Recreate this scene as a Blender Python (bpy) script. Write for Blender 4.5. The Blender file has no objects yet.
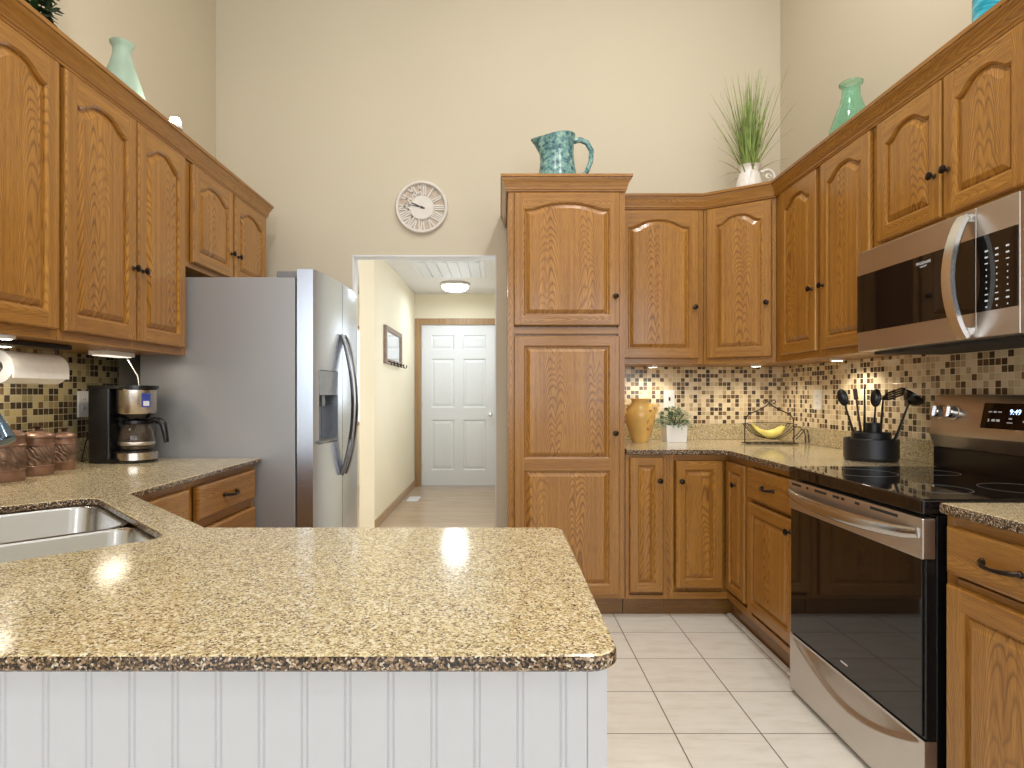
import bpy, bmesh, math, random
from mathutils import Vector, Matrix
PI = math.pi
random.seed(7)
SC = bpy.context.scene
COL = SC.collection

# ---------------------------------------------------------------- camera
cd = bpy.data.cameras.new('camera'); cam = bpy.data.objects.new('camera', cd); COL.objects.link(cam)
cam.location = (0, 0, 1.21); cam.rotation_euler = (PI/2, 0, 0)
cd.sensor_width = 36; cd.lens = 36*591/1024
cd.shift_x = 12/1024; cd.shift_y = 10/1024
cd.clip_start = .02
SC.camera = cam
SC.view_settings.view_transform = 'Standard'; SC.view_settings.look = 'None'
SC.view_settings.gamma = 1; SC.view_settings.use_curve_mapping = False
SC.view_settings.exposure = 0.22

# ---------------------------------------------------------------- light
w = bpy.data.worlds.new('world'); SC.world = w; w.use_nodes = True
w.node_tree.nodes['Background'].inputs[0].default_value = (.80, .90, 1, 1)
w.node_tree.nodes['Background'].inputs[1].default_value = .5

def light(name, kind, loc, energy, color=(1, 1, 1), size=.3, size_y=None, rot=(0, 0, 0), spot=None, shape=None):
    l = bpy.data.lights.new(name, kind); l.energy = energy; l.color = color
    if kind == 'AREA':
        l.size = size; l.shape = shape or ('RECTANGLE' if size_y else 'DISK')
        if size_y: l.size_y = size_y
    elif kind in ('POINT', 'SPOT'):
        l.shadow_soft_size = size
        if spot: l.spot_size = spot; l.spot_blend = .6
    o = bpy.data.objects.new(name, l); COL.objects.link(o); o.location = loc; o.rotation_euler = rot
    return o
WARM = (1, .965, .92); DAY = (.90, .95, 1)
FILL_CANS = [(.80, 2.1, 26), (1.0, .6, 24), (-.55, .9, 24), (1.9, -1.8, 10), (-1.9, -1.8, 10), (0, -3.4, 10)]  # added ceiling cans, out of view, placed to brighten the kitchen
for x, y, e in FILL_CANS:
    light('ceiling_lamp_light', 'AREA', (x, y, 4.355), e, WARM, .16)
# fill light set as daylight at added, unseen windows behind the camera
for x in (-2.4, 0, 2.4):
    light('window_daylight', 'AREA', (x, -4.93, 2.0), 52, DAY, 1.7, 2.2, (PI/2, 0, 0))
light('dining_window_daylight', 'AREA', (-3.05, 4.75, 1.4), 50, DAY, .9, 1.3, (0, -PI/2, 0))  # added fill from the dining side, brightens the hall pillar
light('hall_window_daylight', 'AREA', (.075, 5.7, 1.5), 8, (.82, .91, 1), .8, 1.2, (0, PI/2, 0))
light('hall_lamp_light', 'AREA', (-.53, 7.0, 2.408), 8, (.84, .93, 1), .28)

# ---------------------------------------------------------------- materials
def srgb(r, g, b):
    f = lambda c: (c/255/12.92) if c/255 <= .04045 else ((c/255+.055)/1.055)**2.4
    return (f(r), f(g), f(b), 1)
class NT:
    def __init__(s, name):
        s.m = bpy.data.materials.new(name); s.m.use_nodes = True
        s.t = s.m.node_tree; s.b = s.t.nodes['Principled BSDF']
    def n(s, typ, **kw):
        nd = s.t.nodes.new(typ)
        for k, v in kw.items(): setattr(nd, k, v)
        return nd
    def l(s, a, b): s.t.links.new(a, b)
    def val(s, x, sock):
        if hasattr(x, 'links') or hasattr(x, 'is_output'): s.l(x, sock)
        else: sock.default_value = x
    def m_(s, op, a, b=None, c=None):
        nd = s.n('ShaderNodeMath', operation=op)
        for i, x in enumerate((a, b, c)):
            if x is not None: s.val(x, nd.inputs[i])
        return nd.outputs[0]
    def obj(s): return s.n('ShaderNodeTexCoord').outputs['Object']
    def sep(s, v):
        nd = s.n('ShaderNodeSeparateXYZ'); s.l(v, nd.inputs[0]); return nd.outputs
    def comb(s, x, y, z):
        nd = s.n('ShaderNodeCombineXYZ')
        for i, q in enumerate((x, y, z)): s.val(q, nd.inputs[i])
        return nd.outputs[0]
    def noise(s, vec, scale=5, detail=2, rough=.5):
        nd = s.n('ShaderNodeTexNoise'); s.l(vec, nd.inputs['Vector'])
        nd.inputs['Scale'].default_value = scale; nd.inputs['Detail'].default_value = detail
        nd.inputs['Roughness'].default_value = rough
        return nd.outputs[0]
    def ramp(s, fac, stops, interp='LINEAR'):
        nd = s.n('ShaderNodeValToRGB'); s.l(fac, nd.inputs[0]); cr = nd.color_ramp; cr.interpolation = interp
        while len(cr.elements) < len(stops): cr.elements.new(.5)
        for e, (p, c) in zip(cr.elements, stops):
            e.position = p; e.color = c if hasattr(c, '__len__') else (c, c, c, 1)
        return nd.outputs[0]
    def mix(s, fac, a, b, typ='MIX'):
        nd = s.n('ShaderNodeMix', data_type='RGBA', blend_type=typ)
        s.val(fac, nd.inputs[0]); s.val(a, nd.inputs[6]); s.val(b, nd.inputs[7])
        return nd.outputs[2]
    def bump(s, h, strength=.3, dist=.002):
        nd = s.n('ShaderNodeBump'); s.l(h, nd.inputs['Height'])
        nd.inputs['Strength'].default_value = strength; nd.inputs['Distance'].default_value = dist
        s.l(nd.outputs[0], s.b.inputs['Normal'])
    def set(s, **kw):
        for k, v in kw.items():
            s.val(v, s.b.inputs[k.replace('_', ' ')])

def plain(name, col, rough=.5, metal=0, var=.06, vscale=30, **kw):
    """procedural: a base colour with a faint noise mottling"""
    t = NT(name); nz = t.noise(t.obj(), vscale, 3)
    c2 = tuple(min(1, c*(1+var)) for c in col[:3])+(1,); c1 = tuple(c*(1-var) for c in col[:3])+(1,)
    t.set(Base_Color=t.ramp(nz, [(.3, c1), (.7, c2)]), Roughness=rough, Metallic=metal)
    for k, v in kw.items(): t.b.inputs[k.replace('_', ' ')].default_value = v
    return t.m

def oak(name, horiz, tint=1.0, xo=-.02, amp=1.0, light_c=(.52, .250, .044), dark_c=(.17, .062, .011)):
    t = NT(name); o = t.sep(t.obj()); rnd = t.n('ShaderNodeObjectInfo').outputs['Random']
    off = t.m_('MULTIPLY', rnd, 7.3)
    u = t.m_('ADD', o[0], o[1]); z = o[2]
    if horiz: u, z = z, u
    u = t.m_('ADD', u, off); z = t.m_('ADD', z, t.m_('MULTIPLY', rnd, 3.1))
    v1 = t.comb(t.m_('MULTIPLY', u, 6), off, t.m_('MULTIPLY', z, 2.2))
    n1 = t.noise(v1, 1, 2)
    u2 = t.m_('ADD', u, t.m_('MULTIPLY', n1, .05))
    x1 = t.m_('PINGPONG', u2, .105); x1 = t.m_('ADD', x1, xo)
    v2 = t.comb(t.m_('MULTIPLY', u, 40), off, t.m_('MULTIPLY', z, 9))
    n2 = t.noise(v2, 1, 3)
    val = t.m_('ADD', z, t.m_('MULTIPLY', t.m_('MULTIPLY', x1, x1), 85))
    val = t.m_('ADD', val, t.m_('MULTIPLY', n1, .55))
    val = t.m_('ADD', val, t.m_('MULTIPLY', n2, .022))
    fr = t.m_('FRACT', t.m_('DIVIDE', val, .05))
    ring = t.ramp(fr, [(0, .3), (.14, .8), (.35, 1), (.72, .92), (.90, .0), (1, .3)])
    # contrast varies across the board
    n3 = t.noise(t.comb(t.m_('MULTIPLY', u, 9), 3.0, t.m_('MULTIPLY', z, 1.2)), 1, 2)
    amt = t.ramp(n3, [(.35, .35), (.60, 1.0)])
    pores = t.noise(t.comb(t.m_('MULTIPLY', u, 420), 1.0, t.m_('MULTIPLY', z, 14)), 1, 2)
    streak = t.noise(t.comb(t.m_('MULTIPLY', u, 55), 5.0, t.m_('MULTIPLY', z, 1.1)), 1, 3)
    L = tuple(c*tint for c in light_c)+(1,); D = tuple(c*tint for c in dark_c)+(1,)
    M2 = tuple(c*tint for c in (light_c[0]*.68, light_c[1]*.60, light_c[2]*.50))+(1,)
    base = t.mix(t.ramp(streak, [(.32, 0.0), (.68, 1.0)]), L, M2)
    dk = t.m_('MULTIPLY', t.m_('SUBTRACT', 1.0, ring), amt)
    c = t.mix(t.m_('MULTIPLY', dk, .88*amp), base, D)
    c = t.mix(t.ramp(pores, [(.34, .55), (.52, 0.0)]), c, D)
    t.set(Base_Color=c, Roughness=.34)
    t.b.inputs['Coat Weight'].default_value = .22; t.b.inputs['Coat Roughness'].default_value = .12
    t.bump(pores, .12, .0006)
    return t.m

def granite(name, cols, scale=420, hi=1):
    t = NT(name); o = t.obj()
    wv = t.n('ShaderNodeVectorMath', operation='SCALE')
    vo = t.n('ShaderNodeTexVoronoi'); t.l(o, vo.inputs['Vector']); vo.inputs['Scale'].default_value = scale
    wn = t.sep(vo.outputs['Color'])
    c = t.ramp(wn[0], cols, 'CONSTANT')
    big = t.noise(o, 60, 3)
    c = t.mix(t.ramp(big, [(.42, 0.0), (.62, .30*hi)]), c, srgb(214, 196, 146))
    vo2 = t.n('ShaderNodeTexVoronoi'); t.l(o, vo2.inputs['Vector']); vo2.inputs['Scale'].default_value = scale*.45
    w2 = t.sep(vo2.outputs['Color'])
    c = t.mix(t.ramp(w2[1], [(0, 0.0), (.86, 0.0), (.865, .5*hi)], 'CONSTANT'), c, srgb(236, 228, 200))
    t.set(Base_Color=c, Roughness=.12)
    t.b.inputs['IOR'].default_value = 1.5
    return t.m

def mosaic(name, cols, grout, p=.0274, z0=1.0145, rough=.12):
    t = NT(name); o = t.sep(t.obj()); g = t.m_('ADD', o[0], o[1])
    a = t.m_('DIVIDE', g, p); b = t.m_('DIVIDE', t.m_('SUBTRACT', o[2], z0), p)
    wn = t.n('ShaderNodeTexWhiteNoise', noise_dimensions='2D'); t.l(t.comb(t.m_('FLOOR', a), t.m_('FLOOR', b), 0.0), wn.inputs['Vector'])
    c = t.ramp(wn.outputs[0], cols, 'CONSTANT')
    ea = t.m_('ABSOLUTE', t.m_('SUBTRACT', t.m_('FRACT', a), .5)); eb = t.m_('ABSOLUTE', t.m_('SUBTRACT', t.m_('FRACT', b), .5))
    e = t.m_('MAXIMUM', ea, eb)
    gm = t.ramp(e, [(.44, 0.0), (.455, 1.0)])
    nz = t.noise(t.obj(), 120, 3)
    c = t.mix(t.m_('MULTIPLY', nz, .12), c, srgb(215, 196, 156), 'MIX')
    c = t.mix(gm, c, grout)
    t.set(Base_Color=c, Roughness=t.m_('ADD', t.m_('MULTIPLY', gm, .6), rough))
    t.bump(t.ramp(e, [(.40, 1.0), (.46, 0.0)]), .5, .0015)
    return t.m

def emis(name, col, st):
    t = NT(name); t.b.inputs['Emission Color'].default_value = col; t.b.inputs['Emission Strength'].default_value = st
    t.set(Base_Color=col); return t.m

OAKV = oak('oak_vertical_grain', False, .97, .016, 1.0); OAKH = oak('oak_horizontal_grain', True, .95, .016, 1.0)
OAKP = oak('oak_panel_grain', False, 1.0, -.02, 1.13)
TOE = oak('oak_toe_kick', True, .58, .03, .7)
TRIMOAK = oak('oak_door_casing', False, 1.0, .03, .7, (.50, .33, .17), (.30, .17, .08))
GR = granite('granite', [(0, srgb(70, 58, 46)), (.10, srgb(118, 98, 74)), (.24, srgb(164, 142, 104)), (.42, srgb(196, 176, 134)), (.66, srgb(216, 200, 160)), (.88, srgb(236, 228, 204))])
GRE = granite('granite_polished_edge', [(0, srgb(30, 24, 22)), (.26, srgb(70, 54, 42)), (.5, srgb(112, 90, 66)), (.70, srgb(150, 124, 92)), (.84, srgb(176, 150, 130)), (.93, srgb(206, 194, 176))], 380, 0)  # darker speckle palette for the slab edge faces
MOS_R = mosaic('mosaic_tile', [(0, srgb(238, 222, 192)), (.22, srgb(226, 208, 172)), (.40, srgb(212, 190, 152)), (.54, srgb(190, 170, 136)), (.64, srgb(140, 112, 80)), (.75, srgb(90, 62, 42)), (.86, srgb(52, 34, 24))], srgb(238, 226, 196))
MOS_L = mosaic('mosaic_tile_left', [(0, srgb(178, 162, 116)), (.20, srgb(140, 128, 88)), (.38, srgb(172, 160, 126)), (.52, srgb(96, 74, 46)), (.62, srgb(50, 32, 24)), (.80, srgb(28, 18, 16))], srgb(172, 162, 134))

def wall_mat(name, col):
    t = NT(name); o = t.obj(); n = t.noise(o, 1.2, 2)
    c1 = tuple(x*.97 for x in col[:3])+(1,); t.set(Base_Color=t.ramp(n, [(.3, c1), (.7, col)]), Roughness=.75)
    t.bump(t.noise(o, 160, 2), .05, .001); return t.m
WALL = wall_mat('cream_wall_paint', srgb(211, 201, 179))
WALLH = wall_mat('pale_cream_wall_paint', srgb(240, 231, 208))
CEIL = wall_mat('ceiling_paint', srgb(232, 230, 228))
WHITE = plain('white_paint', srgb(232, 235, 240), .4, var=.01)
BEAD = plain('beadboard_paint', srgb(200, 201, 206), .45, var=.01)
def tile_floor():
    t = NT('ceramic_floor_tile'); o = t.sep(t.obj())
    a = t.m_('DIVIDE', t.m_('SUBTRACT', o[0], .623), .308); b = t.m_('DIVIDE', t.m_('SUBTRACT', o[1], 2.404), .298)
    ea = t.m_('ABSOLUTE', t.m_('SUBTRACT', t.m_('FRACT', a), .5)); eb = t.m_('ABSOLUTE', t.m_('SUBTRACT', t.m_('FRACT', b), .5))
    e = t.m_('MAXIMUM', ea, eb); gm = t.ramp(e, [(.4915, 0.0), (.4935, 1.0)])
    wn = t.n('ShaderNodeTexWhiteNoise', noise_dimensions='2D'); t.l(t.comb(t.m_('FLOOR', a), t.m_('FLOOR', b), 0.0), wn.inputs['Vector'])
    st = t.noise(t.comb(t.m_('MULTIPLY', o[0], 6), t.m_('ADD', t.m_('MULTIPLY', o[1], 22), t.m_('MULTIPLY', wn.outputs[0], 9)), 0.0), 1, 5, .6)
    c = t.ramp(st, [(.3, srgb(226, 220, 208)), (.5, srgb(236, 232, 222)), (.7, srgb(241, 238, 230))])
    c = t.mix(t.m_('MULTIPLY', wn.outputs[0], .12), c, srgb(214, 207, 194))
    c = t.mix(gm, c, srgb(110, 98, 84))
    t.set(Base_Color=c, Roughness=t.m_('ADD', t.m_('MULTIPLY', gm, .5), .22))
    t.bump(t.ramp(e, [(.488, 1.0), (.494, 0.0)]), .4, .001); return t.m
def plank_floor():
    t = NT('hall_wood_planks'); o = t.sep(t.obj())
    b = t.m_('DIVIDE', o[1], .075); row = t.m_('FLOOR', b)
    wn = t.n('ShaderNodeTexWhiteNoise', noise_dimensions='1D'); t.l(row, wn.inputs['W'])
    g = t.noise(t.comb(t.m_('MULTIPLY', o[0], 3), t.m_('MULTIPLY', o[1], 60), row), 1, 4)
    c = t.ramp(g, [(.3, srgb(160, 132, 104)), (.7, srgb(222, 204, 180))])
    c = t.mix(t.m_('MULTIPLY', wn.outputs[0], .35), c, srgb(160, 134, 108))
    e = t.m_('ABSOLUTE', t.m_('SUBTRACT', t.m_('FRACT', b), .5)); c = t.mix(t.ramp(e, [(.47, 0.0), (.49, .7)]), c, srgb(90, 66, 46))
    t.set(Base_Color=c, Roughness=.28); return t.m
FLOOR = tile_floor(); PLANK = plank_floor()
def brushed(name, col, rough, axis=2):
    t = NT(name); o = t.sep(t.obj()); k = [3, 3, 3]; k[axis] = 900
    n = t.noise(t.comb(*[t.m_('MULTIPLY', o[i], float(k[i])) for i in range(3)]), 1, 2)
    c1 = tuple(x*.985 for x in col[:3])+(1,)
    t.set(Base_Color=t.ramp(n, [(.3, c1), (.7, col)]), Metallic=1.0, Roughness=t.m_('ADD', t.m_('MULTIPLY', n, .02), rough)); return t.m
STEEL = brushed('stainless_steel', srgb(208, 202, 197), .33)
FSTEEL = brushed('fridge_door_steel', srgb(194, 202, 214), .26)
SINKM = brushed('sink_steel', srgb(205, 205, 205), .22, 0)
HANDLE = brushed('polished_handle_steel', srgb(232, 233, 236), .24, 0)
FSIDE = plain('fridge_side_grey', srgb(150, 149, 150), .38, .25, var=.03, vscale=400)
def bumpy_side():
    t = NT('pebbled_fridge_side'); t.set(Base_Color=srgb(160, 160, 162), Roughness=.40, Metallic=.35)
    t.bump(t.noise(t.obj(), 500, 2), .12, .0008); return t.m
FSIDE = bumpy_side()
BLKG = plain('black_glass', (.008, .007, .007, 1), .035, var=.02, IOR=1.55)
BLACK = plain('black_plastic', (.007, .007, .008, 1), .22)
BLKM = plain('matte_black_plastic', (.012, .012, .014, 1), .38)
BRONZE = plain('dark_bronze', (.035, .024, .018, 1), .32, .8)
DARK = plain('dark_void', (.03, .03, .03, 1), .6)
PLATE = plain('white_plastic', srgb(240, 240, 238), .35, var=.01)
PAPER = plain('paper_towel', srgb(245, 243, 240), .9, var=.03, vscale=60)
YEL = plain('yellow_glaze', srgb(226, 184, 106), .18, var=.16, vscale=9)
COPPER = plain('antique_copper', srgb(142, 110, 92), .36, .45, var=.18, vscale=24)
LABELM = emis('panel_marks', (.70, .72, .76, 1), .12)
DIGIT = emis('display_digits', (.45, .65, 1, 1), 2.2)
PUCKM = emis('led_lens', (1, .93, .8, 1), 14)
BULB = emis('bulb', (1, .95, .88, 1), 40)
DIFF = emis('lamp_diffuser', (.95, .98, 1, 1), 4)
def glass(name, col, rough, tr=.75, alpha=None):
    t = NT(name); t.set(Base_Color=col, Roughness=rough); t.b.inputs['Transmission Weight'].default_value = tr
    t.b.inputs['IOR'].default_value = 1.45; return t.m
GREENG = glass('green_bubble_glass', srgb(196, 242, 222), .05, .9)
FROST = plain('frosted_green_glass', srgb(158, 182, 164), .42, var=.07, vscale=14)
CARAFE = glass('carafe_glass', srgb(205, 190, 175), .02, .95)
MIRROR = plain('mirror_glass', (.9, .92, .95, 1), .03, 1.0, var=.0)
def speckle(name, cols, scale):
    t = NT(name); n = t.noise(t.obj(), scale, 5, .65); t.set(Base_Color=t.ramp(n, cols), Roughness=.25); return t.m
TEAL = speckle('teal_mottled_glaze', [(.34, srgb(44, 70, 84)), (.46, srgb(84, 128, 134)), (.56, srgb(128, 170, 164)), (.68, srgb(170, 198, 182))], 38)
def swirl():
    t = NT('blue_swirl_glaze'); o = t.sep(t.obj())
    n = t.noise(t.comb(t.m_('MULTIPLY', o[0], 12), t.m_('MULTIPLY', o[1], 12), t.m_('MULTIPLY', t.m_('ADD', o[2], t.m_('MULTIPLY', o[0], .6)), 75)), 1, 3)
    t.set(Base_Color=t.ramp(n, [(.3, srgb(20, 110, 140)), (.5, srgb(50, 170, 195)), (.7, srgb(130, 215, 220))]), Roughness=.15); return t.m
BLUEV = swirl()
CREAMP = plain('white_glaze', srgb(236, 230, 222), .2, var=.03)
GRASS = plain('grass_blade', srgb(132, 152, 78), .5, var=.5, vscale=18)
IVY = plain('ivy_leaf', srgb(36, 62, 30), .45, var=.4, vscale=40)
SAGE = plain('sage_leaf', srgb(122, 146, 118), .6, var=.45, vscale=60)
BANANA = plain('banana_skin', srgb(232, 216, 118), .45, var=.12, vscale=25)
CLOCKW = plain('clock_whitewash', srgb(226, 220, 212), .6, var=.03)
CLOCKB = plain('clock_back_wood', srgb(196, 180, 164), .7, var=.14, vscale=60)

# ---------------------------------------------------------------- mesh builder
class MB:
    def __init__(s): s.bm = bmesh.new()
    def box(s, x0, x1, y0, y1, z0, z1, mi=0, M=None):
        v = [s.bm.verts.new((x, y, z)) for z in (z0, z1) for y in (y0, y1) for x in (x0, x1)]
        if M:
            for q in v: q.co = M @ q.co
        for f in ((0, 2, 3, 1), (4, 5, 7, 6), (0, 1, 5, 4), (2, 6, 7, 3), (0, 4, 6, 2), (1, 3, 7, 5)):
            s.bm.faces.new([v[i] for i in f]).material_index = mi
        return s
    def loft(s, loops, closed=True, cap0=True, cap1=True, mi=0, mfun=None):
        rings = [[s.bm.verts.new(p) for p in L] for L in loops]; n = len(rings[0])
        for k, (a, b) in enumerate(zip(rings, rings[1:])):
            for i in range(n if closed else n-1):
                j = (i+1) % n
                try:
                    f = s.bm.faces.new((a[i], a[j], b[j], b[i])); f.material_index = mfun(k, i) if mfun else mi
                except ValueError: pass
        if cap0:
            s.bm.faces.new(rings[0][::-1]).material_index = mi
        if cap1: s.bm.faces.new(rings[-1]).material_index = mi
        return s
    def prism(s, pts, z0, z1, mi=0):
        return s.loft([[(x, y, z0) for x, y in pts], [(x, y, z1) for x, y in pts]], mi=mi)
    def lathe(s, prof, c=(0, 0, 0), seg=32, mi=0, M=None, cap0=True, cap1=True):
        loops = []
        for r, z in prof:
            L = [Vector((c[0]+max(r, 1e-5)*math.cos(2*PI*i/seg), c[1]+max(r, 1e-5)*math.sin(2*PI*i/seg), c[2]+z)) for i in range(seg)]
            if M: L = [M @ p for p in L]
            loops.append(L)
        return s.loft(loops, cap0=cap0, cap1=cap1, mi=mi)
    def tube(s, pts, r, seg=8, mi=0, caps=True, flat=1.0):
        P = [Vector(p) for p in pts]; n = len(P); R = r if hasattr(r, '__len__') else [r]*n
        loops = []; up = None
        for i, p in enumerate(P):
            d = (P[min(i+1, n-1)]-P[max(i-1, 0)]).normalized()
            if up is None:
                up = Vector((0, 0, 1)) if abs(d.z) < .9 else Vector((1, 0, 0))
            a = d.cross(up).normalized(); b = a.cross(d).normalized(); up = b
            loops.append([p+a*R[i]*math.cos(2*PI*k/seg)+b*R[i]*flat*math.sin(2*PI*k/seg) for k in range(seg)])
        return s.loft(loops, cap0=caps, cap1=caps, mi=mi)
    def sphere(s, c, r, seg=16, sc=(1, 1, 1), mi=0, M=None):
        prof = [(r*math.sin(PI*i/(seg//2)), -r*math.cos(PI*i/(seg//2))) for i in range(seg//2+1)]
        loops = []
        for q, z in prof:
            L = [Vector((c[0]+sc[0]*max(q, 1e-5)*math.cos(2*PI*i/seg), c[1]+sc[1]*max(q, 1e-5)*math.sin(2*PI*i/seg), c[2]+sc[2]*z)) for i in range(seg)]
            if M: L = [M @ p for p in L]
            loops.append(L)
        return s.loft(loops, mi=mi)
    def leaf(s, base, d, L, wd, droop=0, mi=0, n=4, side=None):
        """a thin folded leaf with thickness"""
        d = Vector(d).normalized(); sd = side or d.cross(Vector((0, 0, 1)))
        sd = Vector(sd)
        if sd.length < .01: sd = Vector((1, 0, 0))
        sd.normalize(); nrm = sd.cross(d).normalized(); loops = []
        for i in range(n+1):
            t = i/n; wv = wd*max(.06, math.sin(PI*min(1, t*.9+.08)))
            p = Vector(base)+d*L*t-Vector((0, 0, 1))*droop*t*t
            loops.append([p-sd*wv/2, p-nrm*.0004-sd*0, p+sd*wv/2, p+nrm*(.0006+wv*.08)])
        return s.loft(loops, mi=mi)
    def obj(s, name, mats, parent=None, loc=(0, 0, 0), rot=(0, 0, 0), bevel=0, smooth=None, merge=True, seg=2):
        if merge: bmesh.ops.remove_doubles(s.bm, verts=s.bm.verts, dist=1e-5)
        bmesh.ops.dissolve_degenerate(s.bm, dist=1e-6, edges=s.bm.edges)
        bmesh.ops.recalc_face_normals(s.bm, faces=s.bm.faces)
        me = bpy.data.meshes.new(name); s.bm.to_mesh(me); s.bm.free()
        for m in (mats if isinstance(mats, (list, tuple)) else [mats]): me.materials.append(m)
        o = bpy.data.objects.new(name, me); COL.objects.link(o)
        o.location = loc; o.rotation_euler = rot; o.parent = parent
        if smooth is not None:
            me.shade_smooth(); me.set_sharp_from_angle(angle=math.radians(smooth))
        if bevel:
            b = o.modifiers.new('bevel', 'BEVEL'); b.width = bevel; b.segments = seg; b.limit_method = 'ANGLE'; b.angle_limit = math.radians(40)
            b.harden_normals = True
            if smooth is None: me.shade_smooth(); me.set_sharp_from_angle(angle=math.radians(50))
        return o
def thing(name, label, cat, loc=(0, 0, 0), rz=0, group=None):
    o = bpy.data.objects.new(name, None); COL.objects.link(o); o.location = loc; o.rotation_euler = (0, 0, rz)
    o.empty_display_size = .05
    return tag(o, label, cat, group)
def tag(o, label, cat, group=None):
    o['label'] = label; o['category'] = cat
    if group: o['group'] = group
    return o
def struct(o, label=None):
    o['kind'] = 'structure'
    if label: o['label'] = label
    return o
def text_mesh(body, size, name, mat, parent, loc, rot, depth=.0003, align='CENTER'):
    cu = bpy.data.curves.new(name, 'FONT'); cu.body = body; cu.size = size; cu.extrude = depth; cu.align_x = align; cu.align_y = 'CENTER'
    o = bpy.data.objects.new(name, cu); COL.objects.link(o)
    bpy.context.view_layer.update()
    dg = bpy.context.evaluated_depsgraph_get()
    me = bpy.data.meshes.new_from_object(o.evaluated_get(dg)); bpy.data.objects.remove(o)
    me.materials.clear(); me.materials.append(mat)
    ob = bpy.data.objects.new(name, me); COL.objects.link(ob); ob.parent = parent; ob.location = loc; ob.rotation_euler = rot
    return ob

# ---------------------------------------------------------------- room shell
XL, XR, YB, ZC = -1.87, 1.845, 3.89, 4.40
def plates(name, boxes, mat, **k):
    m = MB()
    for b in boxes: m.box(*b)
    return struct(m.obj(name, mat, merge=False, **k))
OX0, OX1, OZ = -.966, -.028, 2.119
plates('floor', [(-4.2, 4.2, -5.2, 4.0, -.05, 0)], FLOOR)
plates('floor_hall', [(-3.2, .3, 4.0, 8.0, -.05, .0)], PLANK)
plates('ceiling', [(-4.2, 4.2, -5.2, 4.1, ZC, ZC+.1)], CEIL)
plates('wall_back', [(-4.2, OX0, YB, YB+.1, 0, ZC), (OX1, 4.2, YB, YB+.1, 0, ZC), (OX0, OX1, YB, YB+.1, OZ, ZC)], WALL)
plates('wall_left', [(XL-.12, XL, .3, YB, 0, ZC), (-4.2, XL-.12, .3, .42, 0, ZC)], WALL)
plates('wall_right', [(XR, XR+.12, .8, YB, 0, ZC), (XR+.12, 4.2, .8, .92, 0, ZC)], WALL)
plates('wall_side_left', [(-4.3, -4.2, -5.2, .42, 0, ZC)], WALL)
plates('wall_side_right', [(4.2, 4.3, -5.2, .92, 0, ZC)], WALL)
wb = [(-4.2, 4.2, -5.1, -5.0, 0, .85), (-4.2, 4.2, -5.1, -5.0, 3.15, ZC)]
for a, b in ((-4.2, -3.3), (-1.5, -.9), (.9, 1.5), (3.3, 4.2)): wb.append((a, b, -5.1, -5.0, .85, 3.15))
plates('wall_front', wb, WALL)
for i, x in enumerate((-2.4, 0, 2.4)):  # frames of the added, unseen windows that carry the rear fill
    m = MB()
    for a, b, c, d in ((-.9, -.84, .85, 3.15), (.84, .9, .85, 3.15), (-.84, .84, .85, .91), (-.84, .84, 3.09, 3.15), (-.015, .015, .91, 3.09), (-.84, .84, 1.98, 2.01)):
        m.box(x+a, x+b, -5.09, -5.01, c, d)
    wf = struct(m.obj('window_%d' % (i+1), WHITE, merge=False))
# opening's white corner beads / jamb
m = MB(); m.box(OX0-.004, OX0+.004, YB-.004, YB+.104, 0, OZ); m.box(OX1-.004, OX1+.004, YB-.004, YB+.104, 0, OZ); m.box(OX0-.004, OX1+.004, YB-.004, YB+.104, OZ-.004, OZ+.004)
struct(m.obj('trim_1', WHITE, merge=False))
# hallway
HX0, HX1, HY, HZ = -1.117, .10, 7.75, 2.521
plates('wall_hall_left', [(HX0-.134, HX0, 5.26, HY, 0, HZ)], WALLH)
plates('wall_hall_right', [(HX1, HX1+.1, YB+.1, HY, 0, HZ)], WALLH)
m = MB()
for q in ((5.24, 5.3, .85, 2.15), (6.1, 6.16, .85, 2.15), (5.3, 6.1, .85, .91), (5.3, 6.1, 2.09, 2.15)): m.box(HX1-.018, HX1, *q)
struct(m.obj('window_6', WHITE, merge=False))
DX0, DX1, DZ = -1.03, -.055, 2.114
plates('wall_hall_end', [(-3.2, -2.5, HY, HY+.12, 0, HZ), (-2.5, -1.5, HY, HY+.12, 0, .8), (-2.5, -1.5, HY, HY+.12, 2.1, HZ), (-1.5, DX0-.01, HY, HY+.12, 0, HZ), (DX1+.01, .3, HY, HY+.12, 0, HZ), (DX0-.01, DX1+.01, HY, HY+.12, DZ+.01, HZ)], WALLH)
plates('wall_dining_left', [(-3.2, -3.1, YB+.1, 4.2, 0, HZ), (-3.2, -3.1, 5.3, HY, 0, HZ), (-3.2, -3.1, 4.2, 5.3, 0, .7), (-3.2, -3.1, 4.2, 5.3, 2.1, HZ)], WALLH)
m = MB()
for q in ((4.2, 4.26, .7, 2.1), (5.24, 5.3, .7, 2.1), (4.26, 5.24, .7, .76), (4.26, 5.24, 2.04, 2.1), (4.74, 4.76, .76, 2.04)): m.box(-3.19, -3.11, *q)
struct(m.obj('window_5', WHITE, merge=False))  # unseen window frame added around the dining fill light
plates('ceiling_hall', [(-3.2, .3, YB+.1, HY+.12, HZ, HZ+.1)], CEIL)
m = MB()
m.box(HX0, HX0+.012, 5.26, HY, 0, .085); struct(m.obj('baseboard_hall', TRIMOAK))
m = MB()  # oak door casing
m.box(DX0-.085, DX0-.005, HY-.018, HY, 0, DZ+.085); m.box(DX1+.005, DX1+.085, HY-.018, HY, 0, DZ+.085); m.box(DX0-.005, DX1+.005, HY-.018, HY, DZ+.005, DZ+.085)
m.box(DX0-.012, DX0-.004, HY, HY+.12, 0, DZ+.01); m.box(DX1+.004, DX1+.012, HY, HY+.12, 0, DZ+.01)
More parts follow.
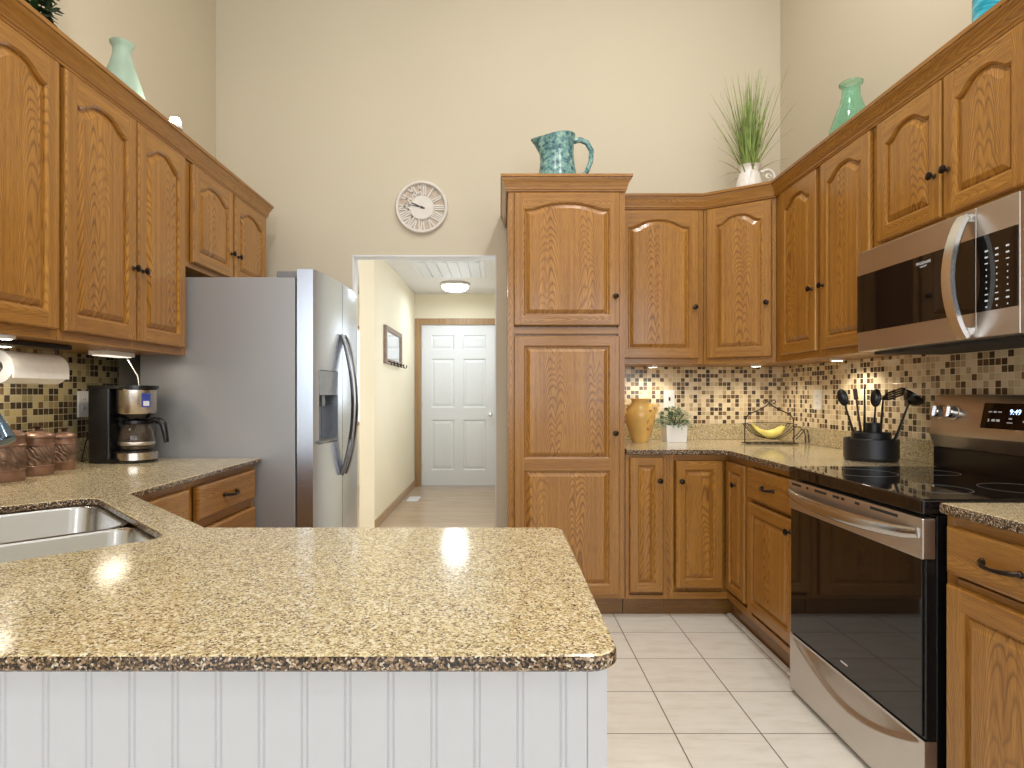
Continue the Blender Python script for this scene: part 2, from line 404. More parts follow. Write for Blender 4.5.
struct(m.obj('trim_2', TRIMOAK, merge=False, bevel=.003))
def panel_door():
    W = DX1-DX0; H = DZ-.012
    d = bpy.data.objects.new('door_1', None); COL.objects.link(d); d.location = (DX0, HY+.01, .012); struct(d)
    d['label'] = 'white six panel door with round chrome knob at the end of the hall'
    cx = [(.13, .43), (.545, .845)]; k = W/.975
    zr = [(.20, .86), (1.02, 1.66), (1.78, 1.97)]
    m = MB()
    xs = [0, .13*k, .43*k, .545*k, .845*k, W]; 
    m.box(0, xs[1], 0, .04, 0, H); m.box(xs[2], xs[3], 0, .04, 0, H); m.box(xs[4], W, 0, .04, 0, H)
    for a, b in ((xs[1], xs[2]), (xs[3], xs[4])):
        m.box(a, b, 0, .04, 0, zr[0][0]); m.box(a, b, 0, .04, zr[0][1], zr[1][0]); m.box(a, b, 0, .04, zr[1][1], zr[2][0]); m.box(a, b, 0, .04, zr[2][1], H)
    m.obj('door_frame', WHITE, d, merge=False)
    for a, b in ((xs[1], xs[2]), (xs[3], xs[4])):
        for c, e in zr:
            p = MB()
            R = lambda i, y: [(a+i, y, c+i), (b-i, y, c+i), (b-i, y, e-i), (a+i, y, e-i)]
            p.loft([R(0, 0), R(.012, .012), R(.022, .012), R(.05, .004)], cap0=False, cap1=True)
            p.obj('door_panel', WHITE, d)
    p = MB(); M = Matrix.Translation((W-.075, 0, .93)) @ Matrix.Rotation(PI/2, 4, 'X')
    p.lathe([(.03, 0), (.03, .006), (.012, .008), (.012, .03), (.026, .04), (.03, .055), (.022, .066), (0, .068)], M=M, seg=20)
    p.obj('door_knob', HANDLE, d, smooth=40)
    for z in (.25, 1.05, 1.85):
        p = MB(); p.box(-.006, .012, -.004, .0, z-.045, z+.045); p.obj('hinge', STEEL, d)
panel_door()
# dining window seen in the slit beside the fridge
wn = bpy.data.objects.new('window_4', None); COL.objects.link(wn); wn.location = (-2.0, HY, .8); struct(wn)
m = MB()
for a, b, c, d_ in ((-.5, -.45, 0, 1.3), (.45, .5, 0, 1.3), (-.45, .45, 0, .05), (-.45, .45, 1.25, 1.3)): m.box(a, b, -.02, .06, c, d_)
m.obj('window_frame', TRIMOAK, wn, merge=False)
m = MB()
for i in range(40): m.box(-.44, .44, .0, .02, .07+i*.0295, .088+i*.0295)
m.obj('blind', WHITE, wn, merge=False)
m = MB(); m.box(-.45, .45, .05, .054, .05, 1.25); m.obj('pane', glass('window_pane_glass', (1, 1, 1, 1), 0, 1), wn)
light('side_window_daylight', 'AREA', (-2.0, HY+.2, 1.45), 14, DAY, .9, 1.2, (-PI/2, 0, 0))

# ---------------------------------------------------------------- cabinet doors
def arch_prof(u):                       # u in [-1,1]
    a = min(1, abs(u)/.95); return .5+.5*math.cos(PI*a**1.45)
def loop(w_, h_, ix, ib, it, y, arch, outer=None, N=22):
    """loop of points; the opening is inset ix at sides, ib bottom, it top (at the shoulders arch lower)"""
    x0, x1, z0 = ix, w_-ix, ib
    P = []
    def top(x):
        u = (x-w_/2)/((x1-x0)/2) if x1 > x0 else 0
        return h_-it-arch+arch*arch_prof(max(-1, min(1, u)))
    if outer is not None:                # outer rectangle with sample x's of the opening
        o = outer; X0, X1 = ix, w_-ix
        P = [(o, y, o), (X0, y, o), (X1, y, o), (w_-o, y, o), (w_-o, y, h_-o)]
        P += [(X1+(X0-X1)*i/N, y, h_-o) for i in range(N+1)]
        P += [(o, y, h_-o)]
    else:
        P = [(x0, y, z0), (x0, y, z0), (x1, y, z0), (x1, y, z0), (x1, y, top(x1))]
        P += [(x1+(x0-x1)*i/N, y, top(x1+(x0-x1)*i/N)) for i in range(N+1)]
        P += [(x0, y, top(x0))]
    return P
def make_door(parent, x, z, w_, h_, arch=.045, knob=None, name='door', fr=.052, mid=None, thick=.02, handle=None):
    """door lies in the cabinet's local xz plane, front at y=-thick. knob=(x,z) local to the door"""
    N = 22; t = thick
    d = None
    def frame_mf(k, i):
        if i in (1,) or (5 <= i < 5+N): return 1
        return 0
    secs = [(0, h_)] if mid is None else [(0, mid), (mid, h_)]
    m = MB(); panels = []
    for si, (za, zb) in enumerate(secs):
        hh = zb-za; ib = fr if si == 0 else fr*.6; it = fr if si == len(secs)-1 else fr*.6
        ar = arch if si == len(secs)-1 else 0
        o1 = .005
        def L(ix, b, tp, y, outer=None):
            return [(px, py, pz+za) for px, py, pz in loop(w_, hh, ix, b, tp, y, ar, outer, N)]
        first = si == 0; last = si == len(secs)-1
        fb = fr*.92
        loops = [L(fr, 0, 0, 0, 0.0), L(fr, 0, 0, -t+.007, 0.0), L(fr, 0, 0, -t+.003, .0015), L(fr, 0, 0, -t, o1), L(fr, ib, it, -t), L(fr+.007, ib+.007, it+.007, -t+.005), L(fr+.009, ib+.009, it+.009, -t+.013)]
        if mid is not None:              # keep the middle rail flush
            for q in (1, 2):
                pass
            loops[3] = [(px, py, (za if not first else pz) if abs(pz-za-o1) < 1e-6 else ((zb if not last else pz) if abs(pz-zb+o1) < 1e-6 else pz)) for px, py, pz in loops[3]]
        m.loft(loops, cap0=False, cap1=False, mfun=frame_mf)
        panels.append([L(fr+.002, ib+.002, it+.002, -t+.012), L(fr+.014, ib+.014, it+.014, -t+.012), L(fr+.016, ib+.016, it+.016, -t+.009), L(fr+.030, ib+.030, it+.030, -t+.002), L(fr+.033, ib+.033, it+.033, -t+.0005)])
    d = m.obj(name, [OAKV, OAKH], parent, (x, -.003, z))
    for pl in panels:
        p = MB(); p.loft(pl, cap0=False, cap1=True)
        p.obj('panel', OAKP, d, (0, 0, 0))
    if knob: make_knob(d, knob[0], -t, knob[1])
    if handle: make_pull(d, handle[0], -t, handle[1])
    return d
def make_knob(d, x, y, z):
    m = MB(); M = Matrix.Translation((x, y, z)) @ Matrix.Rotation(PI/2, 4, 'X')
    m.lathe([(.009, 0), (.009, .002), (.0055, .005), (.0055, .012), (.0115, .016), (.0145, .019), (.014, .024), (.009, .027), (0, .028)], M=M, seg=20)
    m.obj('knob', BRONZE, d, smooth=50)
def make_pull(d, x, y, z, L=.108):
    m = MB(); pts = []
    for i in range(13):
        t = i/12; pts.append((x-L/2+L*t, y-.004-.024*math.sin(PI*t)**.6, z-.004*math.sin(PI*t)))
    m.tube(pts, [.005+.0015*abs(math.cos(PI*i/12)) for i in range(13)], 8)
    for sx in (-L/2, L/2):
        M = Matrix.Translation((x+sx, y, z)) @ Matrix.Rotation(PI/2, 4, 'X'); m.lathe([(.009, 0), (.009, .004), (.006, .009), (0, .010)], M=M, seg=12)
    m.obj('drawer_pull', BRONZE, d, smooth=50)
def make_drawer(parent, x, z, w_, h_, handle=True, t=.02):
    m = MB(); R = lambda i, y: [(i, y, i), (w_-i, y, i), (w_-i, y, h_-i), (i, y, h_-i)]
    m.loft([R(0, 0), R(0, -t+.006), R(.002, -t+.003), R(.008, -t)], cap0=True, cap1=True)
    d = m.obj('drawer', OAKH, parent, (x, -.003, z))
    if handle: make_pull(d, w_/2, -t, h_/2)
    return d
def carcass(parent, w_, d_, z0, z1, toe=None, stiles=(), rails=(), fs=.035):
    """box body + face frame as separate parts"""
    m = MB(); m.box(0, w_, .02, d_, z0, z1)
    m.obj('carcass', OAKV, parent)
    m = MB()
    for a, b in [(0, fs), (w_-fs, w_)]+list(stiles): m.box(a, b, 0, .019, z0, z1)
    m2 = [(z0, z0+fs), (z1-fs, z1)]+list(rails)
    for a, b in m2: m.box(fs, w_-fs, .0005, .019, a, b, 1)
    m.obj('face_frame', [OAKV, OAKH], parent, merge=False)
    if toe:
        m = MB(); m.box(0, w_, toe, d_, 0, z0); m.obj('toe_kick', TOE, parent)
def cab(name, label, cat, loc, rz, group=None): return thing(name, label, cat, loc, rz, group)
UZ0, UZ1 = 1.388, 2.31
DZ0, DZ1 = 1.42, 2.292
FX = 1.535
# back wall upper
g1 = 'oak wall cabinets on the right side'
c = cab('wall_cabinet', 'oak wall cabinet with one arched door between the pantry and the corner cabinet', 'cabinet', (.677, 3.50, 0), 0, g1)
carcass(c, 1.203-.677, .387, UZ0, UZ1)
make_door(c, .024, DZ0, .470, DZ1-DZ0, .045, (.470-.026, .30))
# diagonal corner
c = cab('corner_wall_cabinet', 'diagonal oak corner wall cabinet under the potted grass', 'cabinet', (1.205, 3.50, 0), -PI/4, g1)
wd = .30*math.sqrt(2)*(.325/.325); wd = math.hypot(.33, .22)
angd = math.atan2(-.22, .33)
c.rotation_euler[2] = angd
m = MB(); inv = Matrix.Rotation(-angd, 3, 'Z')
def loc2(x, y): v = inv @ Vector((x-1.205, y-3.50, 0)); return (v.x, v.y)
pts = [loc2(*p) for p in ((1.2055, 3.51), (1.5345, 3.288), (XR-.003, 3.2815), (XR-.003, YB-.003), (1.2055, YB-.003))]
pts[0] = (pts[0][0], pts[0][1]+.008); pts[1] = (pts[1][0], pts[1][1]+.008)
m.prism(pts, UZ0, UZ1); m.obj('carcass', OAKV, c)
m = MB(); m.box(0.002, .034, 0, .012, UZ0, UZ1); m.box(wd-.034, wd-.002, 0, .012, UZ0, UZ1); m.box(.034, wd-.034, .0005, .012, UZ0, UZ0+.035, 1); m.box(.034, wd-.034, .0005, .012, UZ1-.035, UZ1, 1)
m.obj('face_frame', [OAKV, OAKH], c, merge=False)
make_door(c, .022, DZ0, wd-.044, DZ1-DZ0, .045, (wd-.044-.026, .30))
# right wall uppers (local x runs toward the camera)
c = cab('wall_cabinet', 'oak two door wall cabinet left of the microwave', 'cabinet', (FX, 3.279, 0), -PI/2, g1)
carcass(c, 3.279-2.405, XR-FX-.003, UZ0, UZ1, stiles=[(.430, .500)])
make_door(c, 3.279-3.20, DZ0, .36, DZ1-DZ0, .045, (.36-.026, .30))
make_door(c, 3.279-2.793, DZ0, .368, DZ1-DZ0, .045, (.026, .30))
c = cab('wall_cabinet', 'short oak two door wall cabinet above the microwave', 'cabinet', (FX, 2.4035, 0), -PI/2, g1)
carcass(c, .728, XR-FX-.003, 1.79, UZ1, stiles=[(.36, .42)])
make_door(c, .0275, 1.818, .345, DZ1-1.818, .045, (.345-.026, .15))
make_door(c, .384, 1.818, .325, DZ1-1.818, .045, (.026, .15))
c = cab('wall_cabinet', 'oak wall cabinet right of the microwave at the frame edge', 'cabinet', (FX, 1.674, 0), -PI/2, g1)
carcass(c, .60, XR-FX-.003, UZ0, UZ1, stiles=[(.28, .32)])
make_door(c, .022, DZ0, .27, DZ1-DZ0, .045, (.24, .30)); make_door(c, .308, DZ0, .27, DZ1-DZ0, .045, (.026, .30))
# left uppers (local x runs away from the camera)
g2 = 'oak wall cabinets on the left side'
LX = -1.46
c = cab('wall_cabinet', 'oak wall cabinet nearest the camera on the left, above the paper towels', 'cabinet', (LX, 1.215, 0), PI/2, g2)
carcass(c, .729, 1.87-1.46-.003, UZ0, UZ1, stiles=[(.36, .41)])
make_door(c, .025, DZ0, .345, DZ1-DZ0, .045, (.026, .30)); make_door(c, 1.587-1.215, DZ0, .345, DZ1-DZ0, .045, (.026, .30))
c = cab('wall_cabinet', 'oak two door wall cabinet above the coffee maker beside the refrigerator', 'cabinet', (LX, 1.946, 0), PI/2, g2)
carcass(c, 2.74-1.946, 1.87-1.46-.003, UZ0, UZ1, stiles=[(.39, .415)])
make_door(c, .012, DZ0, .382, DZ1-DZ0, .045, (.382-.024, .283)); make_door(c, 2.352-1.946, DZ0, .352, DZ1-DZ0, .045, (.024, .283))
c = cab('wall_cabinet', 'short oak two door wall cabinet above the refrigerator', 'cabinet', (LX, 2.742, 0), PI/2, g2)
carcass(c, .923, 1.87-1.46-.003, 1.805, UZ1, stiles=[(.44, .49)])
make_door(c, .035, 1.83, .41, DZ1-1.83, .04, (.41-.026, .13)); make_door(c, .474, 1.83, .42, DZ1-1.83, .04, (.026, .13))
# pantry
c = cab('pantry_cabinet', 'tall oak pantry cabinet beside the hallway opening with teal jug on top', 'cabinet', (.044, 3.19, 0), 0)
carcass(c, .629, YB-3.19-.003, .105, UZ1, toe=.065, rails=[(1.535, 1.565)])
make_door(c, .032, 1.578, .566, DZ1-1.578, .035, (.566-.024, .155), fr=.052)
make_door(c, .032, .132, .566, 1.522-.132, 0, (.566-.024, 1.0-.132), fr=.052, mid=.70)
# base cabinets right
g3 = 'oak base cabinets on the right side'
BX = 1.229; BT = .884
c = cab('base_cabinet', 'narrow oak base cabinet with full height door right of the pantry', 'cabinet', (.677, 3.19, 0), 0, g3)
carcass(c, .222, YB-3.19-.003, .105, BT, toe=.065, fs=.02)
make_door(c, .020, .146, .18, .871-.146, 0, (.18-.022, .60), fr=.042)
c = cab('corner_base_cabinet', 'oak corner base cabinet with folding L-shaped doors', 'cabinet', (.90, 3.19, 0), 0, g3)
m = MB(); a, b = BX-.90, -.28
m.prism([(0, .02), (a+.02, .02), (a+.02, b), (XR-.90-.003, b), (XR-.90-.003, YB-3.19-.003), (0, YB-3.19-.003)], .105, BT); m.obj('carcass', OAKV, c)
m = MB(); m.box(0, .035, 0, .019, .105, BT); m.box(.035, a+.019, .0005, .019, .105, .14, 1); m.box(.035, a+.019, .0005, .019, BT-.03, BT, 1)
m.box(a, a+.019, b, b+.03, .105, BT); m.box(a+.0005, a+.019, b+.03, .0, .105, .14, 1); m.box(a+.0005, a+.019, b+.03, .0, BT-.03, BT, 1)
m.obj('face_frame', [OAKV, OAKH], c, merge=False)
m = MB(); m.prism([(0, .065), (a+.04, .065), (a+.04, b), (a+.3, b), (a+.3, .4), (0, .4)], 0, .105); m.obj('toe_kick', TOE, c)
make_door(c, .045, .168, .252, .851-.168, 0, (.026, .575), fr=.045)
e = make_door(c, 0, .168, .236, .851-.168, 0, (.135, .574), fr=.042)
e.location = (a, -.0215, .168); e.rotation_euler = (0, 0, -PI/2)
c = cab('base_cabinet', 'oak base cabinet with drawer and door left of the range', 'cabinet', (BX, 2.908, 0), -PI/2, g3)
carcass(c, .50, XR-BX-.003, .105, BT, toe=.04, rails=[(.69, .705)], fs=.025)
make_drawer(c, .018, .708, .462, .144)
make_door(c, .018, .160, .462, .687-.160, 0, (.462-.03, .475), fr=.05)
c = cab('base_cabinet', 'oak base cabinet with bronze drawer pull on the near side of the range', 'cabinet', (BX, 1.623, 0), -PI/2, g3)
carcass(c, .40, XR-BX-.003, .105, BT, toe=.065, rails=[(.69, .715)])
make_drawer(c, .022, .728, .356, .125)
make_door(c, .022, .140, .356, .558, 0, (.33, .45), fr=.055)
m = MB(); m.box(1.245, 1.262, 2.41, 3.235, 0, .012); tag(m.obj('shoe_molding', CREAMP), 'thin white strip along the floor under the right base cabinets', 'molding')
# left base cabinets
g4 = 'oak base cabinets on the left side'
BL = -1.14
c = cab('base_cabinet', 'oak drawer base cabinet between the refrigerator and the corner sink', 'cabinet', (BL, 2.155, 0), PI/2, g4)
carcass(c, 2.732-2.155, 1.87-1.14-.003, .105, .893, toe=.065, rails=[(.70, .735), (.45, .47)], fs=.03)
make_drawer(c, .034, .738, .515, .128); make_drawer(c, .034, .475, .515, .222); make_drawer(c, .034, .15, .515, .30)
c = cab('base_cabinet', 'narrow oak base cabinet left of the drawer unit by the sink', 'cabinet', (BL, 1.78, 0), PI/2, g4)
carcass(c, .373, 1.87-1.14-.003, .105, .893, toe=.065, rails=[(.70, .735)], fs=.03)
make_drawer(c, .022, .738, .33, .128, handle=False); make_door(c, .022, .15, .33, .56, 0, (.30, .5))
# sink base: open frame on the diagonal (behind the counter)
c = cab('sink_cabinet', 'diagonal oak sink base cabinet under the corner sink', 'cabinet', (0, 0, 0), 0, g4)
m = MB(); m.prism([(-1.136, 1.735), (-.70, 1.30), (-.712, 1.288), (-1.148, 1.723)], .105, .893); m.obj('face_frame', OAKV, c)
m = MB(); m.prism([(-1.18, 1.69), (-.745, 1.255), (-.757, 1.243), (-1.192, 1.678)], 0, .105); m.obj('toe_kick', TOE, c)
d = make_door(c, 0, .15, .50, .56, 0, (.47, .5)); d.location = (-.745, 1.345, .15); d.rotation_euler = (0, 0, 3*PI/4)
# peninsula body
c = cab('peninsula_cabinet', 'oak peninsula cabinet facing the range, backed with white beadboard', 'cabinet', (.108, 1.275, 0), PI, g4)
carcass(c, .80, .55, .105, .893, toe=.065, stiles=[(.39, .43)], fs=.03)
make_door(c, .020, .13, .37, .735, 0, (.34, .62)); make_door(c, .425, .13, .355, .735, 0, (.03, .62))
# beadboard skirt: front panel with double grooves + end panel
t = thing('beadboard_panel', 'white painted beadboard panelling below the granite peninsula', 'panelling', (0, .70, 0))
def beadwall(x0, x1, grooves, ytop=0):
    """front face at y=0 facing -y with V grooves"""
    prof = [(x0, 0)]
    for g in grooves:
        for q in (g-.0032, g+.0032):
            prof += [(q-.0016, 0), (q, .0017), (q+.0016, 0)]
    prof += [(x1, 0)]
    return prof
k = .70/591
gs = [.004+.0507*i for i in range(-37, 2)]
gs = [x for x in ((563.4-500)*k-.0511*i for i in range(36)) if x > -1.84][::-1]
prof = beadwall(-1.86, .1267, gs)
prof = prof[:-1]+[(.1027, 0), (.1035, .002), (.1043, 0), (.1267, 0)]
pp = prof+[(.1267, .015), (-1.86, .015)]; m = MB(); m.loft([[(x, y, 0) for x, y in pp], [(x, y, .893) for x, y in pp]])
m.obj('front_boards', BEAD, t)
m = MB(); m.box(.109, .1267, .0155, .575, 0, .893); m.obj('end_panel', BEAD, t)

# ---------------------------------------------------------------- worktops
def rounded(pts, radii, n=6):
    out = []
    N = len(pts)
    for i in range(N):
        p = Vector(pts[i]); a = Vector(pts[i-1]); b = Vector(pts[(i+1) % N]); r = radii[i] if i < len(radii) else 0
        if r <= 0: out.append(tuple(p)); continue
        da = (a-p).normalized(); db = (b-p).normalized(); ang = da.angle(db); L = r/math.tan(ang/2)
        s = p+da*L; e = p+db*L; c_ = p+(da+db).normalized()*(r/math.sin(ang/2))
        a0 = math.atan2(s.y-c_.y, s.x-c_.x); a1 = math.atan2(e.y-c_.y, e.x-c_.x); dd = (a1-a0+PI) % (2*PI)-PI
        out += [(c_.x+r*math.cos(a0+dd*k/n), c_.y+r*math.sin(a0+dd*k/n)) for k in range(n+1)]
    return out
def slab(name, outer, hole, z0, z1, mat, e=.006):
    bm = bmesh.new()
    def ins(P, d):
        out = []; N = len(P)
        for i in range(N):
            p = Vector(P[i]); a = (p-Vector(P[i-1])).normalized(); b = (Vector(P[(i+1) % N])-p).normalized()
            n = Vector((-a.y, a.x))+Vector((-b.y, b.x)); n.normalize(); c_ = max(.4, n.dot(Vector((-a.y, a.x))))
            out.append((p.x+n.x*d/c_, p.y+n.y*d/c_))
        return out
    def area(P): return sum(P[i-1][0]*P[i][1]-P[i][0]*P[i-1][1] for i in range(len(P)))/2
    if area(outer) < 0: outer = outer[::-1]
    rings = [(outer, 1)]
    if hole:
        if area(hole) > 0: hole = hole[::-1]
        rings.append((hole, 1))
    topE, botE = [], []
    for P, s in rings:
        levels = [(ins(P, e*.7), z0), (P, z0+e*.7), (P, z1-e), (ins(P, e*.3), z1-e*.3), (ins(P, e), z1)]
        L = [[bm.verts.new((x, y, z)) for x, y in Q] for Q, z in levels]
        for a, b in zip(L, L[1:]):
            for i in range(len(a)):
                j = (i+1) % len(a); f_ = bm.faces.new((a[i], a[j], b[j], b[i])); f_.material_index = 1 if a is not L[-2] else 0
        for A, T in ((L[-1], topE), (L[0], botE)):
            for i in range(len(A)):
                T.append(bm.edges.get((A[i], A[(i+1) % len(A)])))
    bmesh.ops.triangle_fill(bm, edges=topE, use_beauty=True, use_dissolve=False)
    bmesh.ops.triangle_fill(bm, edges=botE, use_beauty=True, use_dissolve=False)
    bmesh.ops.recalc_face_normals(bm, faces=bm.faces)
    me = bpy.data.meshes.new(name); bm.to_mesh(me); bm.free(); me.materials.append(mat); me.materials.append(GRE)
    me.shade_smooth(); me.set_sharp_from_angle(angle=math.radians(12))
    o = bpy.data.objects.new(name, me); COL.objects.link(o); return o
# sink opening, 45 degrees
SC_ = Vector((-1.065, 1.325)); ux = Vector((.7071, -.7071)); uy = Vector((.7071, .7071))
# local frame: s along the diagonal edge, t toward the user
P1 = Vector((-.690, 1.225)); P2 = Vector((-1.165, 1.700))
sl = (P1-P2).length; sw = .43
corners = [P1, P2, P2-uy*sw, P1-uy*sw]
hole = rounded([tuple(p) for p in corners], [.045, .06, .06, .045], 8)
zt = .914
outer = [(XL+.002, .668), (.138, .668), (.138, 1.315), (-.655, 1.315), (-1.105, 1.765), (-1.105, 2.733), (XL+.002, 2.733)]
outer = rounded(outer, [0, .035, .03, .0, .0, 0.0, 0], 6)
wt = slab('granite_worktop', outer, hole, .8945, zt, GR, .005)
tag(wt, 'speckled beige granite worktop of the peninsula and left counter with sink cutout', 'worktop')
# left splash (granite)
m = MB(); m.box(XL+.001, XL+.02, .9, 2.733, zt, 1.014); tag(m.obj('granite_splash', GR, bevel=.003), 'low granite upstand behind the copper canisters on the left wall', 'upstand')
BXF = 1.20
outer = [(.678, 3.157), (1.15, 3.157), (BXF, 3.10), (BXF, 2.409), (XR-.002, 2.409), (XR-.002, YB-.002), (.678, YB-.002)]
outer = rounded(outer, [0, .04, .04, 0, 0, 0, 0], 5)
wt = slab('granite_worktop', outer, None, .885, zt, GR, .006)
tag(wt, 'L-shaped granite worktop in the right corner carrying the banana basket and yellow vase', 'worktop')
outer = [(BXF, 1.22), (XR-.002, 1.22), (XR-.002, 1.614), (BXF, 1.614)]
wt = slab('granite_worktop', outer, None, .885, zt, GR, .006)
tag(wt, 'short granite worktop on the near side of the range at the right frame edge', 'worktop')
t = thing('granite_splash', 'low granite upstand along the right corner worktop under the mosaic tile', 'upstand', (0, 0, 0))
m = MB(); m.box(.678, XR-.002, YB-.022, YB-.002, zt, 1.014); m.obj('back_piece', GR, t, bevel=.003)
m = MB(); m.box(XR-.022, XR-.002, 2.409, YB-.023, zt, 1.014); m.obj('side_piece', GR, t, bevel=.003)
# mosaic
m = MB(); m.box(.678, XR-.001, YB-.008, YB-.001, 1.0145, 1.3875); tag(m.obj('mosaic_backsplash', MOS_R), 'cream and brown mosaic backsplash on the back wall behind the yellow vase', 'backsplash')
m = MB(); m.box(XR-.009, XR-.001, 1.0, YB-.0085, 1.0145, 1.3875); m.box(XR-.009, XR-.001, 1.0, 2.4085, .9145, 1.0145); tag(m.obj('mosaic_backsplash', MOS_R, merge=False), 'cream and brown mosaic backsplash on the right wall behind the range', 'backsplash')
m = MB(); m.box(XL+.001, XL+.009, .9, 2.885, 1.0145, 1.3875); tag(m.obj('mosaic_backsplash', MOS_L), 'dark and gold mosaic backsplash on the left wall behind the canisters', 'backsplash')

# ---------------------------------------------------------------- crown moulding
CP = [(0, 2.3005), (.007, 2.3005), (.009, 2.308), (.013, 2.312), (.013, 2.318), (.015, 2.322), (.018, 2.336), (.024, 2.350), (.031, 2.362), (.032, 2.368), (.038, 2.371), (.038, 2.385), (-.02, 2.385), (-.02, 2.312), (0, 2.312)]
def crown(name, path, parent=None, closed_ends=True):
    """path: xy points; moulding projects to the RIGHT of travel"""
    P = [Vector(p) for p in path]; loops = []
    for i, p in enumerate(P):
        dirs = []
        if i > 0: dirs.append((P[i]-P[i-1]).normalized())
        if i < len(P)-1: dirs.append((P[i+1]-P[i]).normalized())
        ns = [Vector((d.y, -d.x)) for d in dirs]; n = sum(ns, Vector((0, 0))).normalized(); c_ = n.dot(ns[0])
        loops.append([(p.x+n.x*o/c_, p.y+n.y*o/c_, z) for o, z in CP])
    m = MB(); m.loft(loops); return m.obj(name, OAKH, parent, smooth=30)
FXc, FYc = FX-.003, 3.497
o = crown('crown_molding', [(.676, FYc), (1.204, FYc), (FXc, 3.277), (FXc, 1.076)])
tag(o, 'oak crown molding along the right wall cabinets and diagonal corner', 'molding')
o = crown('crown_molding', [(LX+.003, 1.215), (LX+.003, 3.668), (XL+.01, 3.668)])
tag(o, 'oak crown molding along the top of the left wall cabinets', 'molding')
o = crown('crown_molding', [(.041, YB-.003), (.041, 3.187), (.671, 3.187), (.671, 3.455)])
tag(o, 'oak crown molding around the top of the tall pantry cabinet', 'molding')
# ---------------------------------------------------------------- sink
t = thing('kitchen_sink', 'undermount stainless double bowl sink set diagonally in the granite', 'sink', (P2.x, P2.y, .8935), -PI/4)
# local: x along P2->P1 (ux), y along uy ; bowls at y in [-sw,0]
def bowl(x0, x1, y0, y1, dep, r, name, e=.0):
    def R(i, z, rr):
        q = rounded([(x0+i, y0+i), (x1-i, y0+i), (x1-i, y1-i), (x0+i, y1-i)], [rr]*4, 6); return [(a, b, z) for a, b in q]
    m = MB(); m.loft([R(-.012, -.001, r+.012), R(0, -.001, r), R(.003, -.006, r), R(.012, -dep+.03, r), R(.03, -dep+.006, r), R(.06, -dep, r*.6), R(.06, -dep-.002, r*.6), R(.0, -dep+.025, r+.01), R(-.004, -.006, r)], cap0=False, cap1=False)
    m.loft([R(.06, -dep, r*.6), R(.061, -dep+.0, r*.6)], cap0=False, cap1=True)
    # drain
    m.lathe([(.04, -dep+.0005), (.045, -dep+.003), (.04, -dep+.003), (.0, -dep+.002)], c=((x0+x1)/2, (y0+y1)/2, 0), seg=20)
    m.obj(name, SINKM, t, smooth=50, merge=False)
dv = .475*sl/.67*1.0
bowl(.006, .385, -sw+.006, -.006, .20, .055, 'bowl'); bowl(.405, sl-.006, -sw+.006, -.006, .17, .045, 'bowl')
# faucet
FB = Vector((-1.475, 1.63, zt))
t = thing('kitchen_faucet', 'chrome pull-down faucet head hanging at the left frame edge over the sink', 'faucet', tuple(FB))
m = MB(); m.lathe([(.03, 0), (.03, .008), (.02, .015), (.018, .08), (.014, .09)], seg=20); m.obj('base', HANDLE, t, smooth=50)
m = MB(); pts = []
dirv = Vector((.80, -.35, 0)).normalized()
for i in range(15):
    a = PI-PI*.80*i/14; pts.append(dirv*(.078+.078*math.cos(a))+Vector((0, 0, .19+.085*math.sin(a))))
m.tube([(0, 0, .08), (0, 0, .14)]+pts, .012, 12); m.obj('spout', HANDLE, t, smooth=50)
e_ = pts[-1]; dd = (pts[-1]-pts[-2]).normalized()
m = MB(); m.tube([e_, e_+dd*.02, e_+dd*.06, e_+dd*.085, e_+dd*.087], [.014, .017, .021, .022, .017], 16); m.obj('spray_head', plain('faucet_gunmetal', srgb(110, 130, 150), .18, .9), t, smooth=50)

# ---------------------------------------------------------------- range
t = thing('electric_range', 'stainless and black glass electric range with smooth cooktop on the right', 'range', (1.179, 2.403, 0), -PI/2)
# local: x 0..762 toward the camera, y depth toward the wall, z up. front of door at y=0
RW = .762
m = MB(); m.box(.002, RW-.002, .035, .655, .03, .872); m.obj('body', BLACK, t, bevel=.003)
for sx in (.05, RW-.05):
    for sy in (.07, .6):
        m = MB(); m.lathe([(.018, 0), (.018, .006), (.010, .008), (.010, .031)], c=(sx, sy, 0), seg=12); m.obj('foot', BLACK, t)
m = MB(); m.box(-.0, RW, -.006, .644, .873, .917); ct = m.obj('cooktop', BLKG, t, bevel=.008, seg=3)
RING = plain('burner_ring', (.22, .22, .22, 1), .3)
for cx, cy, r in ((.20, .17, .115), (.57, .17, .095), (.20, .44, .08), (.57, .44, .11)):
    m = MB(); m.lathe([(r, .9171), (r, .9175), (r-.0014, .9175), (r-.0014, .9171)], c=(cx, cy, 0), seg=48, cap0=False, cap1=False); m.obj('burner_ring', RING, ct, smooth=40)
# door
m = MB(); m.box(.0015, RW-.0015, .004, .034, .247, .860); d = m.obj('oven_door', BLACK, t, bevel=.003)
m = MB(); m.box(.010, RW-.010, -.001, .0038, .252, .748); m.obj('door_glass', BLKG, d, bevel=.0015)
m = MB(); m.box(0, RW, -.006, .032, .749, .864); tr_ = m.obj('door_top_trim', STEEL, d, bevel=.004)
for a, b in ((.03, .10), (.14, .155), (.20, .28), (.32, .36), (.37, .39), (.45, .475), (.53, .66)):
    m = MB(); m.box(a, b, -.0068, -.003, .846, .855); m.obj('vent_slot', DARK, d)
m = MB(); pts = []; rr = []
for i in range(25):
    u = i/24; x = .01+(RW-.03)*u; bow = math.sin(PI*u)**.55 if 0 < u < 1 else 0
    pts.append((x, -.006-.040*bow, .820-.016*bow)); rr.append(.009+.005*bow)
m.tube(pts, rr, 14, flat=1.65); m.obj('door_handle', brushed('handle_brushed_steel', srgb(200, 196, 192), .2, 0), d, smooth=50)
